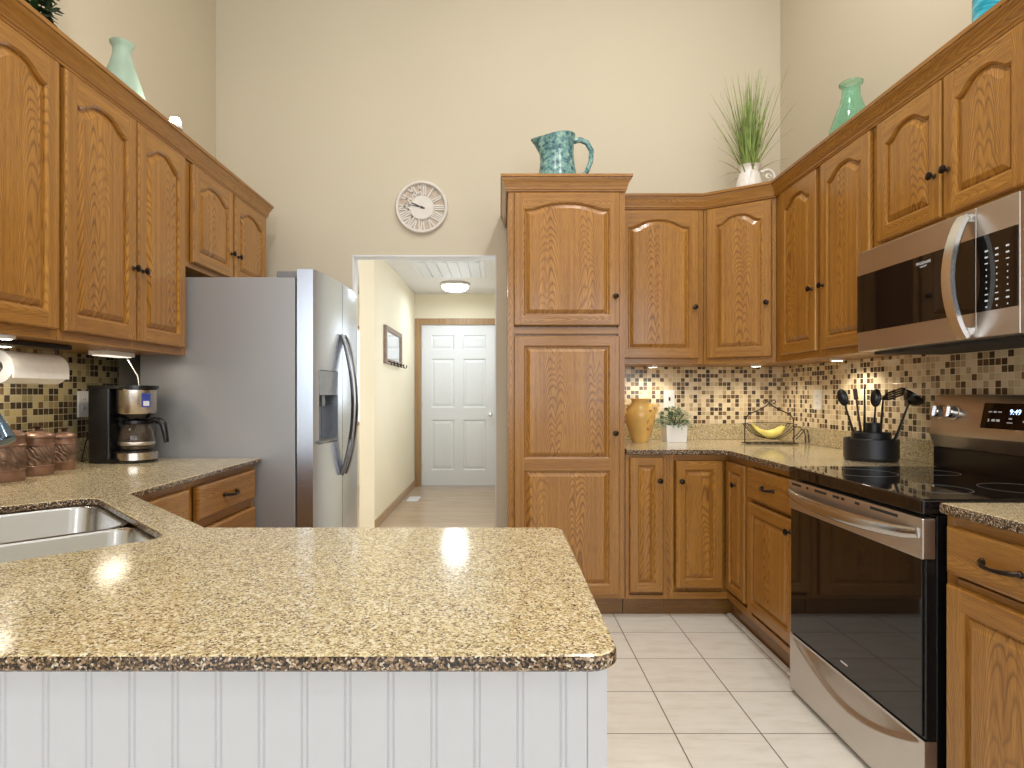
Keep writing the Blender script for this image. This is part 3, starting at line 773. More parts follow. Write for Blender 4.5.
m = MB(); m.box(.36, .40, -.0016, -.0005, .285, .291); m.obj('logo_bar', HANDLE, d)
# storage drawer with a crescent scoop
def scoop_drawer():
    nx, nz = 110, 56; z0, z1 = .022, .243; bm = MB().bm
    grid = []
    for j in range(nz+1):
        row = []
        for i in range(nx+1):
            x = RW*i/nx; z = z0+(z1-z0)*j/nz
            u = (x-.014)/(RW-.028); dep = 0
            if 0 < u < 1:
                zt_ = .234; zb_ = .234-.105*math.sin(PI*u)
                if zb_ < z < zt_:
                    q = (z-zb_)/(zt_-zb_+1e-6); dep = .026*min(1, q*6)*(.25+.75*q)*min(1, (1-q)*14)*min(1, math.sin(PI*u)*3)
            row.append(bm.verts.new((x, dep, z)))
        grid.append(row)
    for j in range(nz):
        for i in range(nx):
            bm.faces.new((grid[j][i], grid[j][i+1], grid[j+1][i+1], grid[j+1][i]))
    bot = [bm.verts.new((x, .034, z)) for x, z in ((0, z0), (RW, z0), (RW, z1), (0, z1))]
    bm.faces.new(bot[::-1])
    bm.faces.new([grid[0][i] for i in range(nx, -1, -1)]+[bot[0], bot[1]]); bm.faces.new([grid[nz][i] for i in range(nx+1)]+[bot[2], bot[3]])
    bm.faces.new([grid[j][0] for j in range(nz+1)]+[bot[3], bot[0]]); bm.faces.new([grid[j][nx] for j in range(nz, -1, -1)]+[bot[1], bot[2]])
    m = MB(); m.bm.free(); m.bm = bm; return m
scoop_drawer().obj('storage_drawer', STEEL, t, smooth=35)
# back guard
m = MB(); prof = [(.585, .998), (.566, 1.045), (.563, 1.053), (.592, 1.200), (.600, 1.207), (.645, 1.207), (.645, .985)]
m.loft([[(0, y, z) for y, z in prof], [(RW, y, z) for y, z in prof]]); bg = m.obj('control_panel', STEEL, t, bevel=.003)
m = MB(); m.box(.004, RW-.004, .581, .645, .918, .9975); m.obj('back_riser', BLACK, t)
sl_ = math.atan2(.029, .147)
def face_mat(x, z, off=0):   # point on the sloped face
    y = .563+(z-1.053)/.147*.029
    return Matrix.Translation((x, y-off, z)) @ Matrix.Rotation(-sl_, 4, 'X')
m = MB(); m.box(-.13, .13, -.002, .0, -.045, .047, M=face_mat(.381, 1.131)); ds = m.obj('display', BLKG, bg)
rx = (PI/2-sl_, 0, 0)
text_mesh('9:49', .026, 'clock_digits', DIGIT, ds, (.388, .563+(1.147-1.053)/.147*.029-.0032, 1.147), rx)
m = MB()
for x, z, w_, h_ in ((.285, 1.13, .014, .004), (.305, 1.13, .012, .006), (.325, 1.13, .014, .004), (.283, 1.10, .005, .010), (.303, 1.10, .014, .008), (.323, 1.10, .014, .008), (.372, 1.108, .012, .005), (.372, 1.094, .022, .003), (.43, 1.13, .014, .004), (.455, 1.13, .014, .004), (.43, 1.10, .014, .006), (.455, 1.10, .014, .006), (.48, 1.10, .014, .006)):
    m.box(-w_/2, w_/2, -.0028, -.0018, -h_/2, h_/2, M=face_mat(x, z+.016))
m.obj('panel_marks', LABELM, ds, merge=False)
for x in (.043, .117, .645, .719):
    m = MB(); M = face_mat(x, 1.138) @ Matrix.Rotation(PI/2, 4, 'X')
    m.lathe([(.029, 0), (.029, .004), (.024, .006), (.0235, .026), (.021, .030), (0, .030)], M=M, seg=28)
    m.box(-.004, .004, -.022, .022, .028, .036, M=M)
    m.obj('knob', HANDLE, bg, smooth=40, merge=False)

# ---------------------------------------------------------------- microwave
t = thing('microwave_oven', 'stainless over-the-range microwave oven with curved bar handle', 'microwave', (1.4536, 2.402, 1.38), -PI/2)
MH = .400; MW = .749
m = MB(); m.box(.002, MW, .03, XR-1.4536-.012, .0, MH); m.obj('body', STEEL, t, bevel=.003)
m = MB(); m.box(0.03, MW-.02, .05, .33, -.012, -.0005); m.obj('underside_grille', DARK, t)
dw = .597
m = MB(); m.box(0, dw, 0, .029, .0, MH-.001); d = m.obj('door', STEEL, t, bevel=.003)
m = MB(); m.box(.0, dw-.003, -.0018, -.0002, .078, .306); m.obj('door_window', BLKG, d)
m = MB(); m.box(dw+.002, MW, 0, .029, .0, MH-.001); p_ = m.obj('control_panel', STEEL, t, bevel=.003)
m = MB(); m.box(dw+.003, MW-.004, -.0018, -.0002, .078, .306); m.obj('keypad', BLKG, p_)
m = MB()
for r_ in range(10):
    for c_ in range(3):
        x = dw+.041+c_*.037; z = .256-r_*.0185
        w_, h_ = ((.011, .005) if r_ in (0, 1, 2, 7, 8) else (.0035, .0045))
        if r_ == 2 or r_ == 7: h_ = .003
        if r_ == 9 and c_ == 0: w_ = .006
        m.box(x-w_/2, x+w_/2, -.0024, -.0017, z-h_/2, z+h_/2)
m.obj('keypad_marks', LABELM, p_, merge=False)
text_mesh('FRIGIDAIRE', .014, 'brand_text', LABELM, d, (.375, -.0019, .280), (PI/2, 0, 0))
text_mesh('GALLERY', .008, 'brand_text', LABELM, d, (.375, -.0019, .268), (PI/2, 0, 0))
m = MB(); pts = []
for i in range(21):
    u = i/20; bow = math.sin(PI*u)**.75 if 0 < u < 1 else 0
    pts.append((.568, -.010-.050*bow, .006+.372*u))
def bar(m, pts, w_, th):
    loops = []
    for i, p in enumerate(pts):
        a = Vector(pts[max(0, i-1)]); b = Vector(pts[min(len(pts)-1, i+1)]); d_ = (b-a).normalized(); s = Vector((1, 0, 0)); n = d_.cross(s).normalized()
        P = Vector(p); loops.append([P+s*w_/2+n*th/2*.3, P+s*w_*.32+n*th/2, P-s*w_*.32+n*th/2, P-s*w_/2+n*th/2*.3, P-s*w_/2-n*th/2, P+s*w_/2-n*th/2])
    m.loft(loops)
bar(m, pts, .038, .022)
m.box(.556, .580, -.014, .0, .012, .034); m.box(.556, .580, -.014, .0, .362, .384)
m.obj('handle', HANDLE, d, smooth=35, merge=False)

# ---------------------------------------------------------------- refrigerator
t = thing('refrigerator', 'side-by-side refrigerator with grey side and steel doors', 'refrigerator', (-.87, 2.74, 0), PI/2)
# local: x 0..86 away from the camera, y depth toward left wall, front at y=0 bulging to -y
FW = .86
def fy(x): return -.043*(1-((x-.43)/.44)**2)
m = MB(); m.box(.0, FW, .08, .80, .02, 1.752); m.obj('case', FSIDE, t, bevel=.004)
def fdoor(x0, x1, z0, z1, bays=(), n=14):
    m = MB()
    def sec(xa, xb, za, zb):
        P = [(xa+(xb-xa)*i/n, fy(xa+(xb-xa)*i/n)) for i in range(n+1)]
        P += [(xb, .072), (xa, .072)]
        m.loft([[(x, y, za) for x, y in P], [(x, y, zb) for x, y in P]])
    if bays:
        a, b, c_, d_ = bays
        sec(x0, x1, z0, c_); sec(x0, x1, d_, z1); sec(x0, a, c_, d_); sec(b, x1, c_, d_)
        m.box(a, b, .055, .072, c_, d_)
    else: sec(x0, x1, z0, z1)
    return m
d1 = fdoor(.002, .362, .09, 1.79, (.06, .29, .97, 1.325)).obj('freezer_door', FSTEEL, t, smooth=35, merge=False)
m = MB(); n = 8; P = [(.062+.226*i/n, fy(.062+.226*i/n)-.002) for i in range(n+1)]
P += [(.288, .05), (.062, .05)]; m.loft([[(x, y, 1.205) for x, y in P], [(x, y, 1.322) for x, y in P]])
m.obj('dispenser_panel', plain('dispenser_grey_gloss', srgb(150, 160, 172), .12), d1, smooth=35)
m = MB(); m.box(.062, .288, .045, .054, .975, 1.204); m.box(.062, .288, -.035, .045, .973, .985); m.box(.15, .20, .0, .03, 1.15, 1.204)
m.obj('dispenser_bay', plain('dispenser_bay_grey', srgb(120, 118, 116), .35), d1, merge=False, bevel=.002)
d2 = fdoor(.368, FW-.002, .09, 1.79).obj('refrigerator_door', FSTEEL, t, smooth=35, merge=False)
for x, d_ in ((.335, d1), (.395, d2)):
    m = MB(); pts = []
    for i in range(17):
        u = i/16; pts.append((x, fy(x)-.006-.060*math.sin(PI*u)**.8 if 0 < u < 1 else fy(x)-.006, .79+.73*u))
    bar(m, pts, .024, .02); m.obj('handle', brushed('dark_handle_steel', srgb(150, 146, 146), .2), d_, smooth=35)
m = MB(); m.box(.01, .12, .03, .17, 1.7525, 1.782); m.box(FW-.12, FW-.01, .03, .17, 1.7525, 1.782); m.obj('hinge_cover', plain('hinge_grey', srgb(120, 120, 122), .5), t, merge=False, bevel=.004)
m = MB(); m.box(.01, FW-.01, .02, .07, .01, .085); m.obj('base_grille', DARK, t)

# ---------------------------------------------------------------- wall clock
t = thing('wall_clock', 'round white wall clock with Roman numerals on the back wall', 'clock', (-.513, YB-.002, 2.434))
Mc = Matrix.Rotation(PI/2, 4, 'X')
m = MB(); m.lathe([(.164, 0), (.164, .006), (0, .006)], M=Mc, seg=64); m.obj('back_disc', CLOCKB, t)
m = MB(); m.lathe([(.150, .004), (.150, .022), (.156, .030), (.166, .030), (.172, .022), (.172, .0), (.166, .0)], M=Mc, seg=64, cap0=False, cap1=False); m.obj('rim', CLOCKW, t, smooth=40)
m = MB(); m.lathe([(.078, .0065), (.078, .012), (0, .012)], M=Mc, seg=48); m.obj('center_disc', CLOCKW, t)
RN = ['XII', 'I', 'II', 'III', 'IIII', 'V', 'VI', 'VII', 'VIII', 'IX', 'X', 'XI']
def strokes(s):
    out = []; x = 0; H = .5
    for ch in s:
        if ch == 'I': out.append((x+.06, -H, x+.06, H)); x += .16
        elif ch == 'V': out += [(x, H, x+.16, -H), (x+.16, -H, x+.32, H)]; x += .38
        elif ch == 'X': out += [(x, -H, x+.32, H), (x, H, x+.32, -H)]; x += .38
    return [(a-x/2+.04, b, c_-x/2+.04, d_) for a, b, c_, d_ in out]
for i, s in enumerate(RN):
    m = MB(); ang = -i*PI/6
    for a, b, c_, d_ in strokes(s):
        S = .072
        x0, z0, x1, z1 = a*S*1.15, b*S, c_*S*1.15, d_*S; L = math.hypot(x1-x0, z1-z0); th = math.atan2(z1-z0, x1-x0)
        M = Matrix.Rotation(ang, 4, 'Y').inverted() @ Matrix.Translation(((x0+x1)/2, 0, .114+(z0+z1)/2)) @ Matrix.Rotation(-th, 4, 'Y')
        m.box(-L/2, L/2, -.014, -.0065, -.0045, .0045, M=M)
    m.obj('numeral', CLOCKW, t, merge=False)
def hand(ang, L, w_, name, y):
    m = MB(); M = Matrix.Rotation(ang, 4, 'Y'); m.box(-w_/2, w_/2, y-.0015, y, -.02, L, M=M); m.obj(name, BLACK, t)
hand(-math.radians(66), .075, .007, 'hour_hand', -.0125); hand(-math.radians(78), .11, .004, 'minute_hand', -.0145)
m = MB(); m.lathe([(.008, .012), (.008, .018), (0, .018)], M=Mc, seg=16); m.obj('hub', BLACK, t)

# ---------------------------------------------------------------- hall fittings
t = thing('ceiling_lamp', 'round flush ceiling lamp glowing in the hallway', 'ceiling light', (-.53, 7.0, HZ))
m = MB(); m.lathe([(.0, -.001), (.175, -.001), (.178, -.02), (.165, -.035), (.16, -.02)], seg=40, cap0=False, cap1=False); m.obj('rim', STEEL, t, smooth=40)
m = MB(); m.lathe([(.162, -.03), (.155, -.06), (.12, -.085), (.06, -.098), (.0, -.10)], seg=40, cap0=False); m.obj('diffuser', DIFF, t, smooth=60)
t = thing('ceiling_vent', 'white louvered whole-house fan grille in the hallway ceiling', 'vent', (-.53, 6.20, HZ-.0005))
m = MB(); a, b = .37, .42
for q in ((-a, -a+.05, -b, b), (a-.05, a, -b, b), (-a+.05, a-.05, -b, -b+.05), (-a+.05, a-.05, b-.05, b)): m.box(*q, -.009, 0)
m.obj('frame', WHITE, t, merge=False, bevel=.003)
for i in range(6):
    x = -a+.05+.1067*(i+.5); m = MB(); M = Matrix.Translation((x, 0, -.010)) @ Matrix.Rotation(.07, 4, 'Y'); m.box(-.0515, .0515, -b+.052, b-.052, -.002, .002, M=M); m.obj('louver', WHITE, t)
m = MB(); m.box(-a+.05, a-.05, -b+.05, b-.05, -.002, -.001); m.obj('backing', CEIL, t)
t = thing('wall_mirror', 'wooden framed mirror with a row of hooks on the hallway wall', 'mirror', (HX0+.001, 6.12, 1.69), -PI/2+PI)
# local: x runs along +Y, faces +X (normal -y local)
mw, mh = .46, .185
m = MB()
FR = plain('mirror_frame_wood', srgb(150, 132, 122), .5, var=.15, vscale=30)
for q in ((-mw, -mw+.05, -mh, mh), (mw-.05, mw, -mh, mh), (-mw+.05, mw-.05, -mh, -mh+.05), (-mw+.05, mw-.05, mh-.05, mh)): m.box(q[0], q[1], -.03, 0, q[2], q[3])
m.obj('frame', FR, t, merge=False, bevel=.004)
m = MB(); m.box(-mw+.05, mw-.05, -.015, -.008, -mh+.05, mh-.05); m.obj('glass', MIRROR, t)
for i in range(5):
    m = MB(); x = -.38+.19*i; m.tube([(x, -.03, -mh+.025), (x, -.055, -mh+.02), (x, -.065, -mh-.015), (x, -.085, -mh-.01), (x, -.09, -mh+.02)], .006, 8); m.obj('hook', BRONZE, t, smooth=60)
m = MB(); m.box(-1.06, -.93, 6.65, 6.95, .0005, .006)
tag(m.obj('floor_register', WHITE, bevel=.002), 'small white floor register on the hallway planks', 'vent')

# ---------------------------------------------------------------- outlets
def outlet(name, label, loc, rz, kind, w_=.072):
    t = thing(name, label, kind[0], loc, rz, None)
    m = MB(); m.box(-w_/2, w_/2, -.006, 0, -.058, .058); p = m.obj('cover_plate', PLATE, t, bevel=.002)
    if kind[1] == 'duplex':
        for z in (-.02, .02):
            m = MB(); m.box(-.016, .016, -.0085, -.006, z-.014, z+.014); r = m.obj('receptacle', PLATE, t, bevel=.002)
            m = MB(); m.box(-.007, -.005, -.0088, -.0084, z-.005, z+.006); m.box(.005, .007, -.0088, -.0084, z-.005, z+.006); m.obj('slots', DARK, r, merge=False)
    else:
        m = MB(); m.box(-.005, .005, -.014, -.006, -.012, .012); m.obj('toggle', DARK if kind[1] == 'dark' else PLATE, t, bevel=.001)
outlet('light_switch', 'white light switch plate on the mosaic above the sage plant', (1.11, YB-.0085, 1.178), 0, ('switch', 'dark'))
outlet('wall_outlet', 'white outlet plate on the right wall mosaic left of the utensil caddy', (XR-.0095, 3.41, 1.178), -PI/2, ('outlet', 'duplex'), .085)
outlet('wall_outlet', 'white outlet plate on the left wall mosaic beside the coffee maker', (XL+.0095, 2.635, 1.165), PI/2, ('outlet', 'duplex'))

# ---------------------------------------------------------------- under-cabinet lamps
def puck(label, x, y, e=3.0, z=UZ0):
    t = thing('puck_light', label, 'lamp', (x, y, z), 0, 'round lamps under the wall cabinets')
    m = MB(); m.lathe([(.034, -.0005), (.034, -.010), (.026, -.012), (.026, -.009)], seg=28, cap1=False); m.obj('housing', PLATE, t, smooth=40)
    m = MB(); m.lathe([(.025, -.009), (.025, -.011), (0, -.012)], seg=24, cap0=False); m.obj('lens', PUCKM, t, smooth=40)
    l = light('puck_lamp', 'SPOT', (x, y, z-.016), e*1.8, (1, .90, .72), .02, rot=(0, 0, 0), spot=2.7)
puck('small round lamp under the cabinet left of the microwave', 1.70, 2.98)
puck('small round lamp under the diagonal corner cabinet', 1.56, 3.60)
puck('small round lamp under the back wall cabinet near the pantry', .96, 3.72)
puck('small round lamp under the left cabinet behind the paper towels', -1.76, 2.09, 2.2)
puck('small round lamp under the front edge of the near left cabinet', -1.51, 1.79, .5)
def bar_light(label, x, y0, y1, cord=None, e=3):
    t = thing('light_bar', label, 'lamp', (x, (y0+y1)/2, UZ0), 0, None); L = (y1-y0)/2
    m = MB(); m.box(-.04, .04, -L, L, -.020, -.0005); m.obj('housing', PLATE, t, bevel=.003)
    m = MB(); m.box(-.03, .03, -L+.01, L-.01, -.0225, -.0205); m.obj('lens', emis('bar_lens', (1, .93, .8, 1), .8), t)
    if cord:
        m = MB(); m.tube(cord, .0025, 8); m.obj('cord', PLATE, t, smooth=60)
    light('bar_lamp', 'AREA', (x, (y0+y1)/2, UZ0-.03), e*.8, (1, .88, .68), .06, L*1.8, shape='RECTANGLE')
bar_light('white light bar under the cabinet above the coffee maker', -1.62, 2.38, 2.56, [(-.0, .085, -.012), (.02, .09, -.05), (.045, .10, -.10), (.05, .10, -.14)], .6)
t = thing('puck_light', 'bright little accent lamp shining on top of the left cabinets', 'lamp', (-1.44, 2.62, 2.386))
m = MB(); m.lathe([(.03, 0), (.03, .012), (.022, .016)], seg=20); m.obj('housing', PLATE, t)
m = MB(); m.sphere((0, 0, .028), .024, 16); m.obj('bulb', BULB, t, smooth=80)
light('accent_lamp', 'POINT', (-1.44, 2.62, 2.435), 2.5, WARM, .02)
for x, y, e in FILL_CANS:  # housings for the added ceiling fill lights, out of view
    t = thing('recessed_light', 'round recessed can light in the high ceiling', 'ceiling light', (x, y, ZC), 0, 'recessed lights in the high ceiling')
    m = MB(); m.lathe([(.075, -.001), (.095, -.001), (.095, -.008), (.075, -.006)], seg=32, cap0=False, cap1=False); m.obj('trim_ring', WHITE, t)
    m = MB(); m.lathe([(.074, -.003), (.0, -.003)], seg=32, cap0=True, cap1=False); m.obj('lens', DIFF, t)

# ---------------------------------------------------------------- canisters
def emboss(name):
    t_ = NT(name); o = t_.obj(); n = t_.noise(o, 24, 3)
    c1 = srgb(92, 70, 58); c2 = srgb(168, 138, 118)
    t_.set(Base_Color=t_.ramp(n, [(.3, c1), (.7, c2)]), Metallic=.4, Roughness=.4)
    wv = t_.n('ShaderNodeTexWave', wave_type='BANDS', bands_direction='DIAGONAL'); t_.l(o, wv.inputs[0]); wv.inputs['Scale'].default_value = 28; wv.inputs['Distortion'].default_value = 7
    t_.bump(wv.outputs[0], .9, .004); return t_.m
EMB = emboss('embossed_copper')
def canister(label, x, y, r, h):
    t = thing('canister', label, 'canister', (x, y, zt), 0, 'copper canisters')
    m = MB(); m.lathe([(r*.92, 0), (r*.97, .004), (r*.97, h*.20), (r*1.01, h*.215), (r*1.01, h*.235), (r*.955, h*.25), (r*.955, h*.70), (r*1.01, h*.715), (r*1.01, h*.735), (r*.97, h*.75), (r*.97, h*.88), (r*.97, h*.881)], seg=40); m.obj('body', COPPER, t, smooth=40, merge=False)
    m = MB(); m.lathe([(r*.958, h*.245), (r*.985, h*.27), (r*.985, h*.68), (r*.958, h*.705)], seg=40, cap0=False, cap1=False); m.obj('embossed_band', EMB, t, smooth=40)
    m = MB(); m.lathe([(r*.99, h*.882), (r*1.04, h*.89), (r*1.04, h*.93), (r*.98, h*.955), (r*.70, h*1.01), (r*.3, h*1.045), (0, h*1.05)], seg=40); l = m.obj('lid', COPPER, t, smooth=40)
    m = MB(); m.lathe([(.010, h*1.045), (.007, h*1.07), (.007, h*1.09), (.014, h*1.12), (.018, h*1.14), (.014, h*1.16), (0, h*1.165)], seg=20); m.obj('knob', plain('dark_copper', srgb(80, 56, 48), .3, .7), l, smooth=40)
canister('largest copper canister, cut by the left frame edge', -1.695, 2.01, .066, .168)
canister('middle copper canister with domed lid', -1.695, 2.165, .0515, .154)
canister('smallest copper canister nearest the coffee maker', -1.708, 2.315, .041, .142)

# ---------------------------------------------------------------- paper towels
PX, PZ = -1.60, 1.297
t = thing('paper_towel_holder', 'dark metal paper towel holder fixed under the left wall cabinet', 'holder', (PX, 2.00, UZ0))
m = MB(); m.box(-.03, .03, -.145, .17, -.018, -.0005); m.obj('mount_bar', BRONZE, t, bevel=.003)
for y in (-.134, .134):
    m = MB(); m.tube([(0, y, -.01), (0.0, y, -.05), (0, y, -.091)], .006, 8); m.obj('arm', BRONZE, t, smooth=60)
m = MB(); m.tube([(0, -.14, -.091), (0, .14, -.091)], .007, 12); m.obj('rod', STEEL, t, smooth=60)
m = MB(); M = Matrix.Rotation(-PI/2, 4, 'X')
m.lathe([(.020, -.122), (.053, -.122), (.053, .122), (.020, .122), (.020, -.122)], M=M, seg=48, cap0=False, cap1=False)
m.box(.049, .0545, -.121, .121, -.035, .0)
tag(m.obj('paper_towel_roll', PAPER, None, (PX, 2.00, PZ), smooth=40, merge=False), 'white paper towel roll hanging under the left wall cabinet', 'paper towel')

# ---------------------------------------------------------------- coffee maker
t = thing('coffee_maker', 'black and stainless drip coffee maker with glass carafe on the left counter', 'coffee maker', (-1.630, 2.58, zt)); t.scale = (.88, .88, .95)
BAND = brushed('coffee_steel', srgb(205, 196, 186), .25, 0)
m = MB(); m.prism(rounded([(-.145, -.085), (-.03, -.085), (-.03, .085), (-.145, .085)], [.03, .01, .01, .03]), .0, .345); m.obj('tower', BLACK, t, smooth=40, bevel=.004)
m = MB(); m.lathe([(.088, .0), (.092, .006), (.092, .014)], c=(.05, 0, 0), seg=40); m.box(-.10, .03, -.088, .088, 0, .022); b_ = m.obj('base', BLACK, t, smooth=40, merge=False)
m = MB(); m.lathe([(.093, .0145), (.093, .046), (.086, .050), (0, .050)], c=(.05, 0, 0), seg=48); m.obj('base_band', BAND, t, smooth=40)
m = MB(); m.lathe([(.07, .0505), (.07, .054), (0, .054)], c=(.05, 0, 0), seg=40); m.obj('warming_plate', BLKM, t, smooth=40)
m = MB(); m.lathe([(.084, .222), (.088, .228), (.088, .330), (.084, .334)], c=(.05, 0, 0), seg=48); m.obj('filter_housing', BAND, t, smooth=40)
m = MB(); m.lathe([(.06, .200), (.080, .2215)], c=(.05, 0, 0), seg=40); m.obj('drip_cone', BLACK, t, smooth=40)
m = MB(); m.prism(rounded([(-.148, -.09), (.145, -.09), (.145, .09), (-.148, .09)], [.03, .085, .085, .03], 10), .3345, .350); m.obj('lid', BLACK, t, smooth=40)
Ms = Matrix.Translation((.05, 0, 0)) @ Matrix.Rotation(1.0, 4, 'Z')
m = MB(); m.box(-.020, .020, -.0915, -.0865, .252, .315, M=Ms); m.obj('control_sticker', plain('blue_label', srgb(60, 80, 170), .4), t)
m = MB(); m.box(-.014, .014, -.0922, -.0916, .258, .280, M=Ms); m.obj('sticker_panel', LABELM, t)
c_ = bpy.data.objects.new('carafe', None); COL.objects.link(c_); c_.parent = t; c_.location = (.05, 0, .0545)
m = MB(); m.lathe([(.060, 0), (.074, .012), (.080, .045), (.074, .085), (.058, .118), (.052, .128), (.049, .126), (.055, .116), (.071, .084), (.077, .045), (.071, .014), (.058, .003), (0, .003)], seg=48); m.obj('glass_bowl', CARAFE, c_, smooth=60)
m = MB(); m.lathe([(.054, .122), (.062, .122), (.062, .136), (.050, .142), (0, .143)], seg=40); m.obj('carafe_lid', BLACK, c_, smooth=40)
m = MB(); m.lathe([(.079, .026), (.0812, .03), (.0812, .036), (.079, .04)], seg=48, cap0=False, cap1=False); m.obj('steel_band', STEEL, c_, smooth=40)
m = MB(); pts = [(.055, -.0, .128), (.085, -.0, .138), (.115, 0, .134), (.132, 0, .118), (.140, 0, .085), (.147, 0, .045), (.149, 0, .035)]
m.tube(pts, [.012, .014, .016, .017, .015, .013, .010], 10); m.tube([(.088, 0, .124), (.092, 0, .09), (.092, 0, .06)], .005, 8); m.obj('handle', BLACK, c_, smooth=60, merge=False)
m = MB(); m.tube([(-.145, .05, .05), (-.19, .06, .03), (-.195, .02, .01), (-.190, -.05, .006), (-.19, -.02, .09), (-.19, .06, .19)], .003, 6); m.obj('power_cord', BLACK, t, smooth=60)

# ---------------------------------------------------------------- things on top of the cabinets
TOP = UZ1
def lathe_thing(name, label, cat, loc, prof, mat, seg=48, wall=.005, tilt=None):
    m = MB(); inner = [(max(r-wall, 0), z+(wall if i == 0 else 0)) for i, (r, z) in enumerate(prof)][::-1]
    m.lathe(prof+inner[:-1]+[(0, inner[-1][1])] if True else prof, seg=seg)
    o = m.obj(name, mat, None, loc, smooth=50, merge=True)
    return tag(o, label, cat)
lathe_thing('glass_vase', 'frosted pale green bottle vase on top of the left cabinets', 'vase', (-1.628, 2.545, TOP+.001), [(0, 0), (.08, 0), (.096, .012), (.105, .06), (.098, .15), (.072, .24), (.048, .31), (.037, .35), (.035, .375), (.038, .39), (.046, .401), (.047, .408)], FROST)
lathe_thing('glass_vase', 'clear sea green glass bottle vase on top of the right cabinets', 'vase', (1.705, 2.87, TOP+.001), [(0, 0), (.085, 0), (.100, .015), (.106, .07), (.104, .13), (.094, .19), (.070, .26), (.050, .31), (.042, .345), (.040, .385), (.043, .394), (.052, .400), (.053, .408), (.048, .412)], GREENG, wall=.004)
o = lathe_thing('glass_vase', 'blue swirled vase cut off at the top right corner', 'vase', (1.70, 2.02, TOP+.001), [(0, 0), (.06, 0), (.068, .01), (.070, .06), (.068, .30), (.066, .42), (.070, .45)], BLUEV)
# teal jug
t = thing('pitcher', 'mottled teal ceramic jug with handle on top of the pantry', 'pitcher', (.33, 3.40, TOP))
m = MB(); prof = [(.0, 0), (.110, 0), (.118, .01), (.116, .08), (.108, .16), (.098, .23), (.093, .28), (.096, .33), (.103, .36)]
seg = 48; loops = []
full = prof+[(r-.008, z) for r, z in prof[::-1][:-1]]+[(0, .012)]
for r, z in full:
    L = []
    for i in range(seg):
        a = 2*PI*i/seg; k_ = max(0, math.cos(a-PI))**10; lift = max(0, (z-.26)/.10)
        rr = max(r, 1e-5)+(.050*k_*lift if r > .05 and z > .2 else 0)
        zz = z + (lift*(.030*max(0, math.cos(a)+.55)*.5+.0*k_) if z > .26 else 0)
        L.append((rr*math.cos(a), rr*math.sin(a), zz))
    loops.append(L)
m.loft(loops); m.obj('body', TEAL, t, smooth=60)
m = MB(); pts = [(.092, 0, .355), (.13, 0, .362), (.17, 0, .345), (.195, 0, .30), (.193, 0, .24), (.17, 0, .18), (.14, 0, .14), (.112, 0, .12)]
m.tube(pts, [.018, .016, .015, .015, .014, .013, .014, .018], 12); m.obj('handle', TEAL, t, smooth=60)
# grass in white pitcher
gx, gy = 1.475, 3.50
t = thing('pitcher', 'white pitcher with scroll handle on the corner cabinet holding tall grass', 'pitcher', (gx, gy, TOP))
m = MB(); prof = [(0, 0), (.045, 0), (.058, .015), (.076, .08), (.074, .14), (.060, .195), (.053, .215), (.060, .235), (.068, .246)]
m.lathe(prof+[(r-.005, z) for r, z in prof[::-1][:-1]]+[(0, .01)], seg=40); m.obj('body', CREAMP, t, smooth=60)
m = MB(); pts = []
for i in range(16):
    a = i/15; ang = PI*.75-a*PI*1.35; pts.append((.100+.042*math.cos(ang), -.02, .170+.05*math.sin(ang)))
m.tube([(.055, -.01, .22)]+pts+[(.066, -.01, .08)], .008, 10)
m.tube([(.105+.018*math.cos(k_*.6)*(1-k_/14), -.02, .178+.02*math.sin(k_*.6)*(1-k_/14)) for k_ in range(10)], .005, 8); m.obj('handle', CREAMP, t, smooth=60, merge=False)
m = MB(); rnd = random.Random(3)
for i in range(240):
    a = rnd.uniform(0, 2*PI); sp = abs(rnd.gauss(0, .18))+.02; L = rnd.uniform(.26, .66) if i > 12 else rnd.uniform(.2, .3)
    if i < 12: sp = rnd.uniform(.5, 1.0)
    d = Vector((math.cos(a)*sp, math.sin(a)*sp*.8, 1)).normalized(); b = Vector((rnd.gauss(0, .014), rnd.gauss(0, .014), .17))
    dro = L*sp*rnd.uniform(.3, .9); n = 7; w0 = rnd.uniform(.005, .010); loops = []
    sd = Vector((-math.sin(a+rnd.uniform(-.8, .8)), math.cos(a), 0)).normalized(); nr = sd.cross(d).normalized()
    for k_ in range(n+1):
        u = k_/n; p = b+d*L*u+Vector((math.cos(a), math.sin(a)*.8, 0))*dro*u*u*.6-Vector((0, 0, dro*u*u*(.5 if i > 12 else .9)))
        p.y = min(p.y, YB-gy-.012); p.x = min(p.x, XR-gx-.012)
        ww = w0*(1-u**2)+.0004
        loops.append([p-sd*ww/2, p-nr*.0004, p+sd*ww/2, p+nr*.0007])
    m.loft(loops)
o = m.obj('potted_grass', GRASS, None, (gx, gy, TOP), merge=False); tag(o, 'tall green artificial grass standing in the white pitcher', 'plant', None)
